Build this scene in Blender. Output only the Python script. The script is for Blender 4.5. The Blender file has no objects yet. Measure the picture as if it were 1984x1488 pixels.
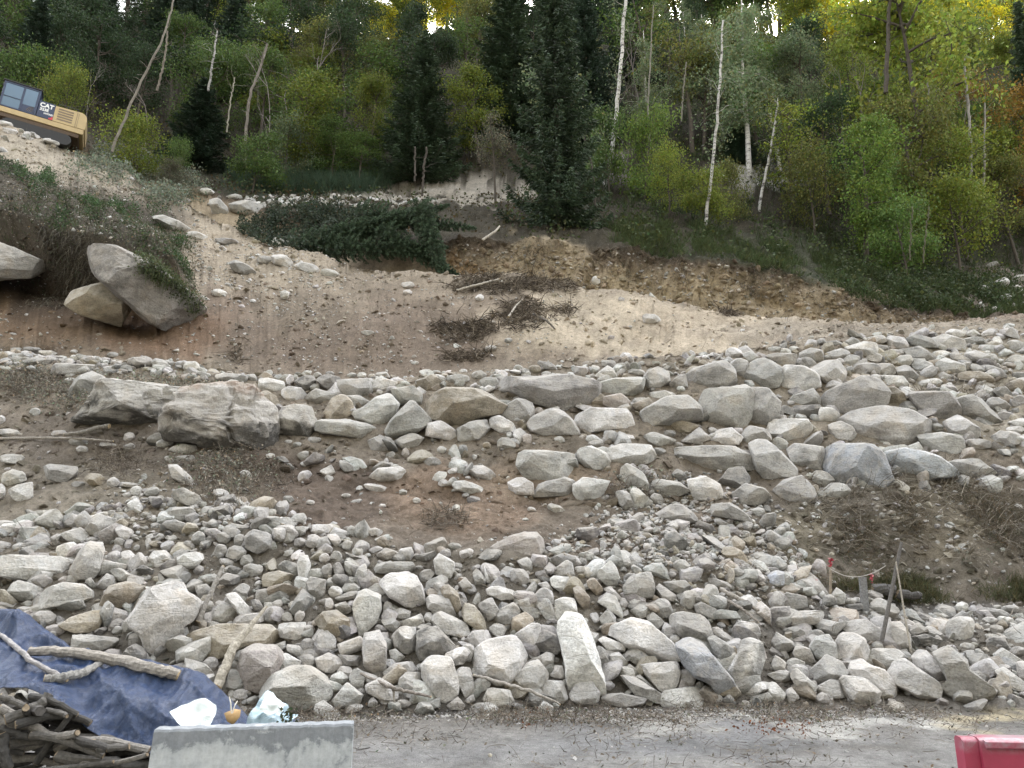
import bpy, math, random, time
import numpy as np
from mathutils import Vector, Matrix
T0 = time.time()
S = bpy.context.scene
C = S.collection
rnd = random.Random(7)
R = math.radians
# ---------------------------------------------------------------- camera, sky, sun, exposure
F, CX, CY, CAMH, PITCH = 1433.0, 992.0, 744.0, 2.3, R(14)
cam = bpy.data.objects.new('camera', bpy.data.cameras.new('camera')); C.objects.link(cam)
cam.location = (0, 0, CAMH); cam.rotation_euler = (R(90)+PITCH, 0, 0)
cam.data.lens = 26.0; cam.data.sensor_width = 36.0; cam.data.clip_end = 3000
S.camera = cam
SUN_EL, SUN_AZ = R(37), R(14)      # from behind the ridge, a little to the right
w = bpy.data.worlds.new('World'); S.world = w; w.use_nodes = True
nt = w.node_tree; nt.nodes.clear()
sky = nt.nodes.new('ShaderNodeTexSky'); sky.sky_type = 'NISHITA'; sky.sun_disc = False
sky.sun_elevation = SUN_EL; sky.sun_rotation = SUN_AZ; sky.air_density = 1.3; sky.dust_density = 4.0; sky.ozone_density = 0.6
hs = nt.nodes.new('ShaderNodeHueSaturation'); hs.inputs['Saturation'].default_value = 0.22
bg = nt.nodes.new('ShaderNodeBackground'); bg.inputs[1].default_value = 0.15
wo = nt.nodes.new('ShaderNodeOutputWorld')
nt.links.new(sky.outputs[0], hs.inputs['Color']); nt.links.new(hs.outputs[0], bg.inputs[0]); nt.links.new(bg.outputs[0], wo.inputs[0])
sl = bpy.data.lights.new('sun', 'SUN'); sl.energy = 5.0; sl.angle = R(0.5); sl.color = (1, .9, .72)
so = bpy.data.objects.new('sun', sl); C.objects.link(so)
sd = Vector((math.sin(SUN_AZ)*math.cos(SUN_EL), math.cos(SUN_AZ)*math.cos(SUN_EL), math.sin(SUN_EL)))
so.rotation_euler = sd.to_track_quat('Z', 'Y').to_euler(); so.location = sd*200
S.view_settings.view_transform = 'Standard'; S.view_settings.look = 'None'
S.view_settings.exposure = 2.75; S.view_settings.gamma = 1.0
# ---------------------------------------------------------------- camera-free maths helpers
cp, sp = math.cos(PITCH), math.sin(PITCH)
def ray(px, py):
    x = (np.asarray(px, float)-CX)/F; v = (CY-np.asarray(py, float))/F
    return x, cp-v*sp, sp+v*cp
def at(px, py, Y):
    x, dy, dz = ray(px, py); t = Y/dy
    return np.stack([t*x, t*dy, CAMH+t*dz], -1)
def atz(px, py, z):
    x, dy, dz = ray(px, py); t = (z-CAMH)/dz
    return np.stack([t*x, t*dy, CAMH+t*dz], -1)
def proj(P):
    d = P-np.array([0, 0, CAMH]); zf = d[..., 1]*cp+d[..., 2]*sp; zu = -d[..., 1]*sp+d[..., 2]*cp
    zf = np.where(zf > .2, zf, np.nan)
    return CX+F*d[..., 0]/zf, CY-F*zu/zf
def V(a): return Vector([float(q) for q in a])
def hsh(i, j, k, s=0):
    n = (i.astype(np.int64)*374761393 + j.astype(np.int64)*668265263 + k.astype(np.int64)*2147483647 + s*1442695041) & 0xffffffff
    n = ((n ^ (n >> 13))*1274126177) & 0xffffffff
    n = ((n ^ (n >> 16))*2246822519) & 0xffffffff
    return ((n ^ (n >> 15)) & 0xffffff)/float(0xffffff)
def vnoise(p, s=0):
    f = np.floor(p); i = f.astype(np.int64); t = p-f; t = t*t*(3-2*t)
    out = 0
    for a in (0, 1):
        wa = t[:, 0] if a else 1-t[:, 0]
        for b in (0, 1):
            wb = t[:, 1] if b else 1-t[:, 1]
            for c in (0, 1):
                wc = t[:, 2] if c else 1-t[:, 2]
                out = out + wa*wb*wc*hsh(i[:, 0]+a, i[:, 1]+b, i[:, 2]+c, s)
    return out*2-1
def fbm(p, sc, octv=4, s=0, rough=.5):
    o = 0; a = 1; q = p*sc; tot = 0
    for k in range(octv):
        o = o+a*vnoise(q, s+k); tot += a; a *= rough; q = q*2.03+11.3
    return o/tot
# ---------------------------------------------------------------- object helpers
def tag(o, label=None, cat=None, group=None, kind=None):
    if label: o['label'] = label
    if cat: o['category'] = cat
    if group: o['group'] = group
    if kind: o['kind'] = kind
    return o
def link(o, parent=None):
    C.objects.link(o)
    if parent: o.parent = parent
    return o
def mesh_np(name, verts, faces, mat, smooth=False, cols=None, mats=None, midx=None):
    """faces: (n,k) int array"""
    me = bpy.data.meshes.new(name); verts = np.asarray(verts, np.float32); faces = np.asarray(faces, np.int32)
    n, k = faces.shape
    me.vertices.add(len(verts)); me.vertices.foreach_set('co', verts.ravel())
    me.loops.add(n*k); me.loops.foreach_set('vertex_index', faces.ravel())
    me.polygons.add(n); me.polygons.foreach_set('loop_start', np.arange(n, dtype=np.int32)*k)
    me.polygons.foreach_set('loop_total', np.full(n, k, np.int32))
    me.polygons.foreach_set('use_smooth', np.full(n, smooth, bool))
    me.update(calc_edges=True)
    if cols is not None:
        at_ = me.color_attributes.new('Col', 'FLOAT_COLOR', 'POINT')
        c4 = np.ones((len(verts), 4), np.float32); c4[:, :3] = cols; at_.data.foreach_set('color', c4.ravel())
    if mat: me.materials.append(mat)
    return me
def obj(name, me, parent=None, loc=(0, 0, 0)):
    o = bpy.data.objects.new(name, me); o.location = loc
    return link(o, parent)
def empty(name, loc=(0, 0, 0), rot=(0, 0, 0)):
    o = bpy.data.objects.new(name, None); o.location = loc; o.rotation_euler = rot; o.empty_display_size = .2
    return link(o)
def copy_tree(o, parent=None):
    c = o.copy(); C.objects.link(c)
    if parent: c.parent = parent
    for ch in kids.get(o.name, []): copy_tree(ch, c)
    return c
kids = {}
class MB:
    """collects quads / tris"""
    def __init__(s): s.v = []; s.f = []; s.c = []; s.n = 0
    def add(s, v, f, col=None):
        v = np.asarray(v, float); f = np.asarray(f, int)
        if f.shape[1] == 3: f = np.concatenate([f, f[:, 2:3]], 1)
        s.v.append(v); s.f.append(f+s.n); s.n += len(v)
        s.c.append(np.tile(np.asarray(col if col is not None else (1, 1, 1), float), (len(v), 1)) if (col is None or np.ndim(col) == 1) else np.asarray(col))
    def tube(s, pts, rad, seg=8, col=None, jit=0.0, cap=True):
        pts = np.asarray(pts, float); n = len(pts); rad = np.broadcast_to(np.asarray(rad, float), (n,)).copy()
        d = np.gradient(pts, axis=0); d /= np.linalg.norm(d, axis=1)[:, None]+1e-9
        up = np.array([0, 0, 1.]) if abs(d[0, 2]) < .9 else np.array([1., 0, 0])
        rings = []
        for i in range(n):
            u = np.cross(d[i], up); u /= np.linalg.norm(u)+1e-9; w_ = np.cross(u, d[i])
            a = np.linspace(0, 2*math.pi, seg, endpoint=False)
            rr = rad[i]*(1+jit*np.array([rnd.uniform(-1, 1) for _ in range(seg)]))
            rings.append(pts[i]+np.outer(np.cos(a)*rr, u)+np.outer(np.sin(a)*rr, w_))
        v = np.concatenate(rings); f = []
        for i in range(n-1):
            for j in range(seg):
                j2 = (j+1) % seg; f.append((i*seg+j, i*seg+j2, (i+1)*seg+j2, (i+1)*seg+j))
        if cap:
            b = len(v); v = np.concatenate([v, pts[:1], pts[-1:]])
            for j in range(seg):
                j2 = (j+1) % seg; f.append((b, j2, j, j)); f.append((b+1, (n-1)*seg+j, (n-1)*seg+j2, (n-1)*seg+j2))
        s.add(v, f, col)
    def box(s, x0, x1, y0, y1, z0, z1, col=None, M=None):
        v = np.array([(x, y, z) for z in (z0, z1) for y in (y0, y1) for x in (x0, x1)], float)
        if M is not None: v = v@np.array(M.to_3x3()).T+np.array(M.translation)
        s.add(v, [(0, 2, 3, 1), (4, 5, 7, 6), (0, 1, 5, 4), (2, 6, 7, 3), (0, 4, 6, 2), (1, 3, 7, 5)], col)
    def build(s, name, mat, parent=None, smooth=False, loc=(0, 0, 0), bevel=0):
        v = np.concatenate(s.v); f = np.concatenate(s.f); c = np.concatenate(s.c)
        me = bpy.data.meshes.new(name)
        deg = f[:, 2] == f[:, 3]; n = len(f)
        tot = np.where(deg, 3, 4); st = np.concatenate([[0], np.cumsum(tot)[:-1]])
        mask = np.ones((n, 4), bool); mask[deg, 3] = False
        fl = f.ravel()[mask.ravel()]
        me.vertices.add(len(v)); me.vertices.foreach_set('co', v.astype(np.float32).ravel())
        me.loops.add(len(fl)); me.loops.foreach_set('vertex_index', fl.astype(np.int32))
        me.polygons.add(n); me.polygons.foreach_set('loop_start', st.astype(np.int32)); me.polygons.foreach_set('loop_total', tot.astype(np.int32))
        me.polygons.foreach_set('use_smooth', np.full(n, smooth, bool))
        me.update(calc_edges=True)
        a = me.color_attributes.new('Col', 'FLOAT_COLOR', 'POINT'); c4 = np.ones((len(v), 4), np.float32); c4[:, :3] = c; a.data.foreach_set('color', c4.ravel())
        if mat: me.materials.append(mat)
        o = obj(name, me, parent, loc)
        if bevel:
            m = o.modifiers.new('bevel', 'BEVEL'); m.width = bevel; m.segments = 2; m.limit_method = 'ANGLE'
        if parent is not None: kids.setdefault(parent.name, []).append(o)
        return o
# ---------------------------------------------------------------- materials
def mat_new(name):
    m = bpy.data.materials.new(name); m.use_nodes = True; n = m.node_tree.nodes; n.clear()
    out = n.new('ShaderNodeOutputMaterial'); b = n.new('ShaderNodeBsdfPrincipled')
    m.node_tree.links.new(b.outputs[0], out.inputs[0])
    return m, m.node_tree, b, out
def node(nt, t, **kw):
    n = nt.nodes.new(t)
    for k, v in kw.items():
        if k.startswith('i_'):
            key = k[2:]; key = int(key) if key.isdigit() else key
            n.inputs[key].default_value = v
        else: setattr(n, k, v)
    return n
def noise(nt, vec, scale, detail=6, rough=.6, dist=0):
    n = node(nt, 'ShaderNodeTexNoise'); n.inputs['Scale'].default_value = scale; n.inputs['Detail'].default_value = detail
    n.inputs['Roughness'].default_value = rough; n.inputs['Distortion'].default_value = dist
    nt.links.new(vec, n.inputs['Vector']); return n.outputs['Fac']
def ramp(nt, fac, stops):
    r = node(nt, 'ShaderNodeValToRGB'); e = r.color_ramp.elements
    while len(e) < len(stops): e.new(.5)
    for q, (p, c) in zip(e, stops): q.position = p; q.color = (*c, 1) if not np.isscalar(c) else (c, c, c, 1)
    nt.links.new(fac, r.inputs[0]); return r.outputs[0]
def mix(nt, fac, a, b, mode='MIX'):
    m = node(nt, 'ShaderNodeMix', data_type='RGBA', blend_type=mode)
    if np.isscalar(fac): m.inputs[0].default_value = fac
    else: nt.links.new(fac, m.inputs[0])
    for k, q in ((6, a), (7, b)):
        if isinstance(q, tuple): m.inputs[k].default_value = (*q, 1)
        else: nt.links.new(q, m.inputs[k])
    return m.outputs[2]
def bump(nt, b, h, strength, dist):
    u = node(nt, 'ShaderNodeBump'); u.inputs['Strength'].default_value = strength; u.inputs['Distance'].default_value = dist
    nt.links.new(h, u.inputs['Height']); nt.links.new(u.outputs[0], b.inputs['Normal']); return u
def simple(name, col, rough=.7, nscale=20, amp=.35, bumpd=.01, metal=0, attr=False, spec=.5):
    m, nt, b, out = mat_new(name)
    tc = node(nt, 'ShaderNodeTexCoord').outputs['Object']
    f = noise(nt, tc, nscale, 6, .65)
    v = ramp(nt, f, [(.25, 1-amp), (.75, 1+amp*.6)])
    base = (col[0], col[1], col[2])
    if attr:
        a = node(nt, 'ShaderNodeAttribute', attribute_name='Col').outputs['Color']
        a = mix(nt, 1.0, a, base, 'MULTIPLY')
    else: a = base
    if isinstance(a, tuple):
        rg = node(nt, 'ShaderNodeRGB'); rg.outputs[0].default_value = (*a, 1); a = rg.outputs[0]
    oi = node(nt, 'ShaderNodeObjectInfo'); a = mix(nt, 1.0, a, oi.outputs['Color'], 'MULTIPLY')
    nt.links.new(mix(nt, 1.0, a, v, 'MULTIPLY'), b.inputs['Base Color'])
    b.inputs['Roughness'].default_value = rough; b.inputs['Metallic'].default_value = metal
    b.inputs['Specular IOR Level'].default_value = spec
    if bumpd: bump(nt, b, f, .6, bumpd)
    return m
def m_rock():
    m, nt, b, out = mat_new('rock')
    tcn = node(nt, 'ShaderNodeTexCoord'); oi = node(nt, 'ShaderNodeObjectInfo')
    geo = node(nt, 'ShaderNodeNewGeometry')
    off = node(nt, 'ShaderNodeVectorMath', operation='SCALE'); off.inputs[0].default_value = (37, 71, 19); nt.links.new(oi.outputs['Random'], off.inputs['Scale'])
    add = node(nt, 'ShaderNodeVectorMath', operation='ADD'); nt.links.new(tcn.outputs['Object'], add.inputs[0]); nt.links.new(off.outputs[0], add.inputs[1])
    vec = add.outputs[0]
    big = noise(nt, vec, 2.2, 5, .6, .4); fine = noise(nt, vec, 22, 8, .7)
    st = node(nt, 'ShaderNodeMapping'); st.inputs['Scale'].default_value = (1.0, 1.6, 5.5); st.inputs['Rotation'].default_value = (.4, .5, 0); nt.links.new(vec, st.inputs['Vector'])
    streak = noise(nt, st.outputs[0], 2.0, 6, .65, .8)
    att = node(nt, 'ShaderNodeAttribute', attribute_name='Col').outputs['Color']
    base = mix(nt, 1.0, att, oi.outputs['Color'], 'MULTIPLY')
    c = mix(nt, 1.0, base, ramp(nt, big, [(.3, .60), (.5, .98), (.72, 1.25)]), 'MULTIPLY')
    sf = node(nt, 'ShaderNodeMath', operation='MULTIPLY', i_1=.85); nt.links.new(oi.outputs['Random'], sf.inputs[0])
    c = mix(nt, sf.outputs[0], c, ramp(nt, streak, [(.28, .62), (.42, .94), (.6, 1.06), (.78, 1.22)]), 'MULTIPLY')
    c = mix(nt, .8, c, ramp(nt, fine, [(.3, .5), (.5, 1.0), (.75, 1.35)]), 'MULTIPLY')
    wm = noise(nt, vec, 1.3, 4, .6, .8); c = mix(nt, ramp(nt, wm, [(.5, 0.0), (.7, .42)]), c, mix(nt, 1.0, c, (1.02, .88, .70), 'MULTIPLY'))
    lk = noise(nt, vec, 8, 6, .75); c = mix(nt, ramp(nt, lk, [(.60, 0.0), (.68, .55)]), c, mix(nt, 1.0, c, (.45, .45, .43), 'MULTIPLY'))
    # beige dust caught in hollows and on tops
    d = noise(nt, vec, 4.5, 7, .7, .3)
    sep = node(nt, 'ShaderNodeSeparateXYZ'); nt.links.new(geo.outputs['Normal'], sep.inputs[0])
    up = node(nt, 'ShaderNodeMath', operation='MULTIPLY_ADD', i_1=.16, i_2=0.0); nt.links.new(sep.outputs['Z'], up.inputs[0])
    sm = node(nt, 'ShaderNodeMath', operation='ADD'); nt.links.new(d, sm.inputs[0]); nt.links.new(up.outputs[0], sm.inputs[1])
    c = mix(nt, ramp(nt, sm.outputs[0], [(.48, 0.0), (.70, .62)]), c, (.44, .41, .365))
    nt.links.new(c, b.inputs['Base Color']); b.inputs['Roughness'].default_value = .92; b.inputs['Specular IOR Level'].default_value = .25
    crk = node(nt, 'ShaderNodeTexVoronoi', feature='DISTANCE_TO_EDGE'); crk.inputs['Scale'].default_value = .6; nt.links.new(st.outputs[0], crk.inputs['Vector'])
    cr = ramp(nt, crk.outputs['Distance'], [(0, 0.0), (.02, 1.0)])
    h = mix(nt, .12, mix(nt, .35, fine, streak), cr)
    bump(nt, b, h, .9, .07)
    return m
def m_ground():
    m, nt, b, out = mat_new('earth')
    tc = node(nt, 'ShaderNodeTexCoord').outputs['Object']
    att = node(nt, 'ShaderNodeAttribute', attribute_name='Col').outputs['Color']
    a = noise(nt, tc, .9, 8, .7, .5); f = noise(nt, tc, 7, 9, .75); ff = noise(nt, tc, 45, 6, .7)
    c = mix(nt, 1.0, att, ramp(nt, a, [(.3, .72), (.5, 1.0), (.7, 1.28)]), 'MULTIPLY')
    c = mix(nt, 1.0, c, ramp(nt, f, [(.3, .62), (.5, 1.0), (.72, 1.35)]), 'MULTIPLY')
    c = mix(nt, .7, c, ramp(nt, ff, [(.3, .55), (.55, 1.05), (.75, 1.5)]), 'MULTIPLY')
    # tiny pale grit
    vo = node(nt, 'ShaderNodeTexVoronoi'); vo.inputs['Scale'].default_value = 11; nt.links.new(tc, vo.inputs['Vector'])
    g = ramp(nt, vo.outputs['Distance'], [(.0, 1.0), (.17, .8), (.22, 0.0)])
    sel = node(nt, 'ShaderNodeSeparateColor'); nt.links.new(vo.outputs['Color'], sel.inputs[0])
    gs = ramp(nt, sel.outputs[0], [(.72, 0.0), (.74, 1.0)])
    gg = mix(nt, 1.0, g, gs, 'MULTIPLY')
    c = mix(nt, gg, c, mix(nt, .6, c, (.42, .39, .34)))
    nt.links.new(c, b.inputs['Base Color']); b.inputs['Roughness'].default_value = .95; b.inputs['Specular IOR Level'].default_value = .15
    h = mix(nt, .5, mix(nt, .35, a, f), mix(nt, .4, ff, gg))
    bump(nt, b, h, 1.0, .22)
    return m
def m_leaf(name, trans=.35):
    m, nt, b, out = mat_new(name)
    att = node(nt, 'ShaderNodeAttribute', attribute_name='Col').outputs['Color']
    oi = node(nt, 'ShaderNodeObjectInfo')
    c = mix(nt, 1.0, att, oi.outputs['Color'], 'MULTIPLY')
    nt.links.new(c, b.inputs['Base Color']); b.inputs['Roughness'].default_value = .65; b.inputs['Specular IOR Level'].default_value = .3
    tr = node(nt, 'ShaderNodeBsdfTranslucent'); nt.links.new(c, tr.inputs[0])
    ms = node(nt, 'ShaderNodeMixShader'); ms.inputs[0].default_value = trans
    nt.links.new(b.outputs[0], ms.inputs[1]); nt.links.new(tr.outputs[0], ms.inputs[2]); nt.links.new(ms.outputs[0], out.inputs[0])
    return m
def m_birch():
    m, nt, b, out = mat_new('birch_bark')
    tc = node(nt, 'ShaderNodeTexCoord').outputs['Object']
    mp = node(nt, 'ShaderNodeMapping'); mp.inputs['Scale'].default_value = (1.2, 1.2, 5); nt.links.new(tc, mp.inputs['Vector'])
    f = noise(nt, mp.outputs[0], 1.1, 6, .75); g = noise(nt, tc, .35, 3, .5)
    oi = node(nt, 'ShaderNodeObjectInfo')
    c = ramp(nt, f, [(.40, (.06, .05, .05)), (.47, (.55, .53, .5)), (.75, (.75, .73, .7))])
    c = mix(nt, ramp(nt, g, [(.4, 0.0), (.65, .35)]), c, (.2, .18, .15))
    nt.links.new(mix(nt, 1.0, c, oi.outputs['Color'], 'MULTIPLY'), b.inputs['Base Color']); b.inputs['Roughness'].default_value = .8
    return m
M = dict(rock=m_rock(), earth=m_ground(), leaf=m_leaf('leaf'), needle=m_leaf('needle', .12), birch=m_birch(),
         bark=simple('bark', (.085, .07, .055), .9, 6, .5, .03), grey_bark=simple('grey_bark', (.30, .28, .25), .9, 4, .5, .02),
         wood=simple('split_wood', (1, 1, 1), .85, 26, .6, .02, attr=True), twig=simple('twig', (1, 1, 1), .9, 20, .3, 0, attr=True))

# ---------------------------------------------------------------- terrain: feature lines lofted into one ground sheet
KN = [-3200, -700, 0, 250, 500, 750, 1000, 1250, 1500, 1750, 1984, 2700, 5200]
def ln(py, Y, z=None):
    return dict(py=py, Y=Y, z=z)
LN = [
 ln(None, [13.0, 12.9, 12.8, 12.8, 12.9, 13.0, 13.4, 13.7, 13.6, 13.4, 13.2, 13, 13], 0.0),
 ln([1060, 1060, 1060, 1060, 1020, 1060, 1085, 1100, 1110, 1165, 1175, 1190, 1190], [16.3, 16.3, 16.3, 16.3, 16.6, 16.3, 16, 16, 16.4, 17, 17, 17, 17]),
 ln([890, 890, 892, 890, 905, 960, 990, 990, 965, 940, 930, 925, 925], [19.7, 19.7, 19.7, 19.7, 19.6, 19, 18.8, 18.8, 19.3, 19.6, 19.6, 19.6, 19.6]),
 ln([690, 690, 690, 700, 735, 740, 716, 692, 668, 645, 640, 635, 635], [24.5, 24.5, 24.5, 24.3, 23.6, 23.3, 23.6, 24.5, 25.6, 27, 27.6, 28, 28]),
 'bench',
 ln([150, 180, 233, 338, 468, 529, 536, 580, 626, 624, 620, 612, 612], [48, 48, 48, 44, 38, 34, 33, 33, 33, 33, 34, 36, 36]),
 'trough',
 ln([120, 140, 205, 318, 398, 478, 462, 490, 530, 603, 612, 600, 600], [58, 57, 56, 52, 48, 38, 36.8, 37.4, 37, 37, 40, 42, 42]),
 ln([90, 100, 170, 265, 352, 372, 378, 385, 430, 500, 530, 535, 535], [66, 66, 66, 62, 60, 55, 52, 52, 52, 54, 56, 58, 60]),
 ln([-60, -30, 20, 45, 40, 84, 35, 30, 84, 78, 60, 60, 60], [108, 108, 108, 106, 106, 105, 105, 105, 104, 105, 106, 106, 106]),
 'far', 'farther']
NSUB = [36, 80, 70, 95, 12, 125, 14, 44, 36, 60, 10, 6]
cols = np.unique(np.concatenate([np.linspace(-3200, -300, 60), np.linspace(-300, 2284, 760), np.linspace(2284, 5200, 60)]))
ksm = np.arange(-120, 121, 10.)
def interp(vals):
    base = sum(np.interp(cols+d, KN, vals)*np.exp(-(d/60)**2) for d in ksm)
    return base/sum(np.exp(-(d/60)**2) for d in ksm)
lines = [None]*len(LN)
for i, L in enumerate(LN):
    if isinstance(L, dict):
        Y = interp(L['Y'])
        if L['z'] is not None:
            # position by ground height: x from the column at the base depth
            py = np.interp(cols, [-3200, 5200], [1370, 1370]); P = at(cols, py, Y); P[:, 2] = L['z']
        else: P = at(cols, interp(L['py']), Y)
        lines[i] = P
xg = (cols-CX)
fr = np.interp(cols, [-3200, 1300, 1600, 1984, 5200], [0, 0, .5, .9, .9])
lines[4] = lines[3]+np.stack([lines[3][:, 0]*.07, np.full(len(cols), 1.8), .15+fr], -1)
dz = np.interp(cols, [-3200, 0, 250, 450, 600, 5200], [.3, .3, .2, -.6, -.8, -.4])
dy = np.interp(cols, [-3200, 0, 250, 450, 5200], [5, 5, 4, 3, 2.4])
lines[6] = lines[5]+np.stack([lines[5][:, 0]*.07, dy, dz], -1)
lines[10] = lines[9]+np.array([0, 30., -9]); lines[10][:, 0] *= 1.2
lines[11] = lines[10]+np.array([0, 160., -95]); lines[11][:, 0] *= 1.5
# road strip in front, sunk a little, from behind the camera
l0 = lines[0].copy(); l0[:, 1] = -25; l0[:, 0] *= 1.0; l0[:, 2] = 0
allL = [l0]+lines; nsub = [70]+NSUB[:len(lines)-1]
rows = []; rs = []
for i in range(len(allL)-1):
    n = nsub[i]
    for k in range(n):
        u = k/n
        if i == 0: u = 1-(1-u)**1.9
        rows.append(allL[i]*(1-u)+allL[i+1]*u); rs.append(i+u)
rows.append(allL[-1]); rs.append(len(allL)-1)
G = np.array(rows); rs = np.array(rs); NR, NC = G.shape[:2]
# row coordinate s:  0..1 road | 1..2 rubble | 2..3 bare earth | 3..4 wall | 4..5 bench | 5..6 upper earth | 6..7 trough | 7..8 cut bank | 8..9 floor | 9..10 hill
G0 = G.copy()
Pf = G.reshape(-1, 3)
SS = np.repeat(rs, NC)
PXc = np.tile(cols, NR)
def ampl(tab_s, tab_a): return np.interp(SS, tab_s, tab_a)
du = np.gradient(G, axis=1); dv = np.gradient(G, axis=0); NRM = np.cross(du, dv); NRM /= np.linalg.norm(NRM, axis=2)[..., None]+1e-9
NRM = NRM.reshape(-1, 3)
xs = np.abs(Pf[:, 0])
big = fbm(Pf, .35, 3, 1)*ampl([0, .9, 1.05, 1.5, 3, 4, 5, 6, 7, 8, 9, 10, 13], [0, 0, .12, .3, .38, .28, .28, .45, .2, .5, .8, 2.5, 3])
mid = fbm(Pf, 1.3, 5, 9, .6)*ampl([0, .9, 1.05, 1.5, 3, 4, 5, 6, 7, 8, 9, 10, 13], [.01, .015, .08, .2, .22, .16, .22, .2, .25, .45, .5, .5, 1])
fin = fbm(Pf, 6, 3, 21, .6)*ampl([0, .9, 1.1, 3, 5, 8, 10], [.006, .012, .05, .06, .09, .12, .1])
disp = big+mid+fin
# gullies running down the pale sandy face and cut bank: ridged noise stretched along the fall line
gu = 1-np.abs(fbm((Pf+np.outer(fbm(Pf, .6, 3, 35), [1.6, 0, 0]))*np.array([1, .22, .22]), .8, 4, 33))
disp += (gu-.75)*ampl([5, 5.3, 5.9, 6, 7, 7.4, 8, 8.3], [0, .8, .6, .1, .1, 1.0, .8, 0])*np.clip((PXc-850)/300, 0.25, 1)
fade_near = np.clip((Pf[:, 1]-9.0)/3, .3, 1)
disp *= np.where(SS < 1, fade_near, 1)
# the overgrown knoll at the left that overhangs the cut: ground pushed out towards the road above a ragged lip
bx, by = proj(Pf); bx = np.nan_to_num(bx, nan=-9e3); by = np.nan_to_num(by, nan=-9e3)
lip = np.interp(bx, [-400, 0, 120, 190, 300, 385, 420], [520, 520, 515, 535, 590, 600, 560])+14*fbm(Pf, .7, 3, 91)
crest_ = np.interp(bx, [-400, 0, 60, 150, 250, 330, 385, 400], [300, 300, 335, 395, 425, 470, 570, 600])
kn = np.clip((by-crest_)/60, 0, 1)*np.clip((lip-by)/9, 0, 1)*np.clip((392-bx)/26, 0, 1)*((SS > 4.8) & (SS < 6.1)); kn = kn*kn*(3-2*kn)
KNOLL = kn
under = np.clip((by-lip+6)/14, 0, 1)*np.clip((lip+85-by)/70, 0, 1)*np.clip((330-bx)/60, 0, 1)*((SS > 4.6) & (SS < 6))
NRM_K = kn*(2.5+.7*fbm(Pf, .9, 3, 93))-1.5*under
Pf = Pf+NRM*disp[:, None]+np.outer(NRM_K, np.array([.12, -.85, .35]))
G = Pf.reshape(NR, NC, 3)
# projected pixel of every ground point (used only to look up where a thing stands)
GX, GY = proj(G)
def ground(px, py, smin=0.0):
    """nearest ground point seen at a photo position, its row coordinate"""
    c = int(np.clip(np.searchsorted(cols, px), 1, NC-1)); col = GY[:, c]
    m = -1
    for i in range(1, NR):
        if rs[i] < smin: continue
        a = col[i-1]; b = col[i]
        if a == a and b == b and (a-py) >= 0 > (b-py): m = i; break
    if m < 0: return None
    a, b = col[m-1], col[m]; u = (a-py)/(a-b+1e-9)
    # straight x from the ray at that depth
    P = G[m-1, c]*(1-u)+G[m, c]*u
    Q = at(px, py, P[1]); Q[2] = P[2]
    return Q, rs[m]
# ---- earth colours
def zone(s): return np.clip(1-np.abs(SS-s), 0, 1)
colr = np.zeros((len(Pf), 3))
stops = [(0, (.30, .295, .285)), (.93, (.29, .285, .275)), (1.0, (.20, .18, .155)), (1.25, (.23, .205, .17)), (2.0, (.24, .205, .16)), (2.2, (.215, .17, .13)), (2.9, (.25, .20, .15)),
         (3.1, (.27, .22, .165)), (3.9, (.33, .275, .21)), (4.1, (.33, .28, .215)), (5.0, (.33, .275, .205)), (5.3, (.27, .20, .145)), (6.0, (.36, .29, .21)), (7, (.2, .15, .1)),
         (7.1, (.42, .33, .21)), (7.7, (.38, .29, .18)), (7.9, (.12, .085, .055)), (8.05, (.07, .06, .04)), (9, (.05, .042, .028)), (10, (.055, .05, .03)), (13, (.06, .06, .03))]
for k in range(3): colr[:, k] = np.interp(SS, [q[0] for q in stops], [q[1][k] for q in stops])
gx, gy = GX.ravel(), GY.ravel(); gx = np.where(np.isnan(gx), -9e3, gx); gy = np.where(np.isnan(gy), -9e3, gy)
wob = fbm(Pf, .8, 4, 50); gx2 = gx+60*wob; gy2 = gy+40*fbm(Pf, .9, 4, 60)
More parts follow.
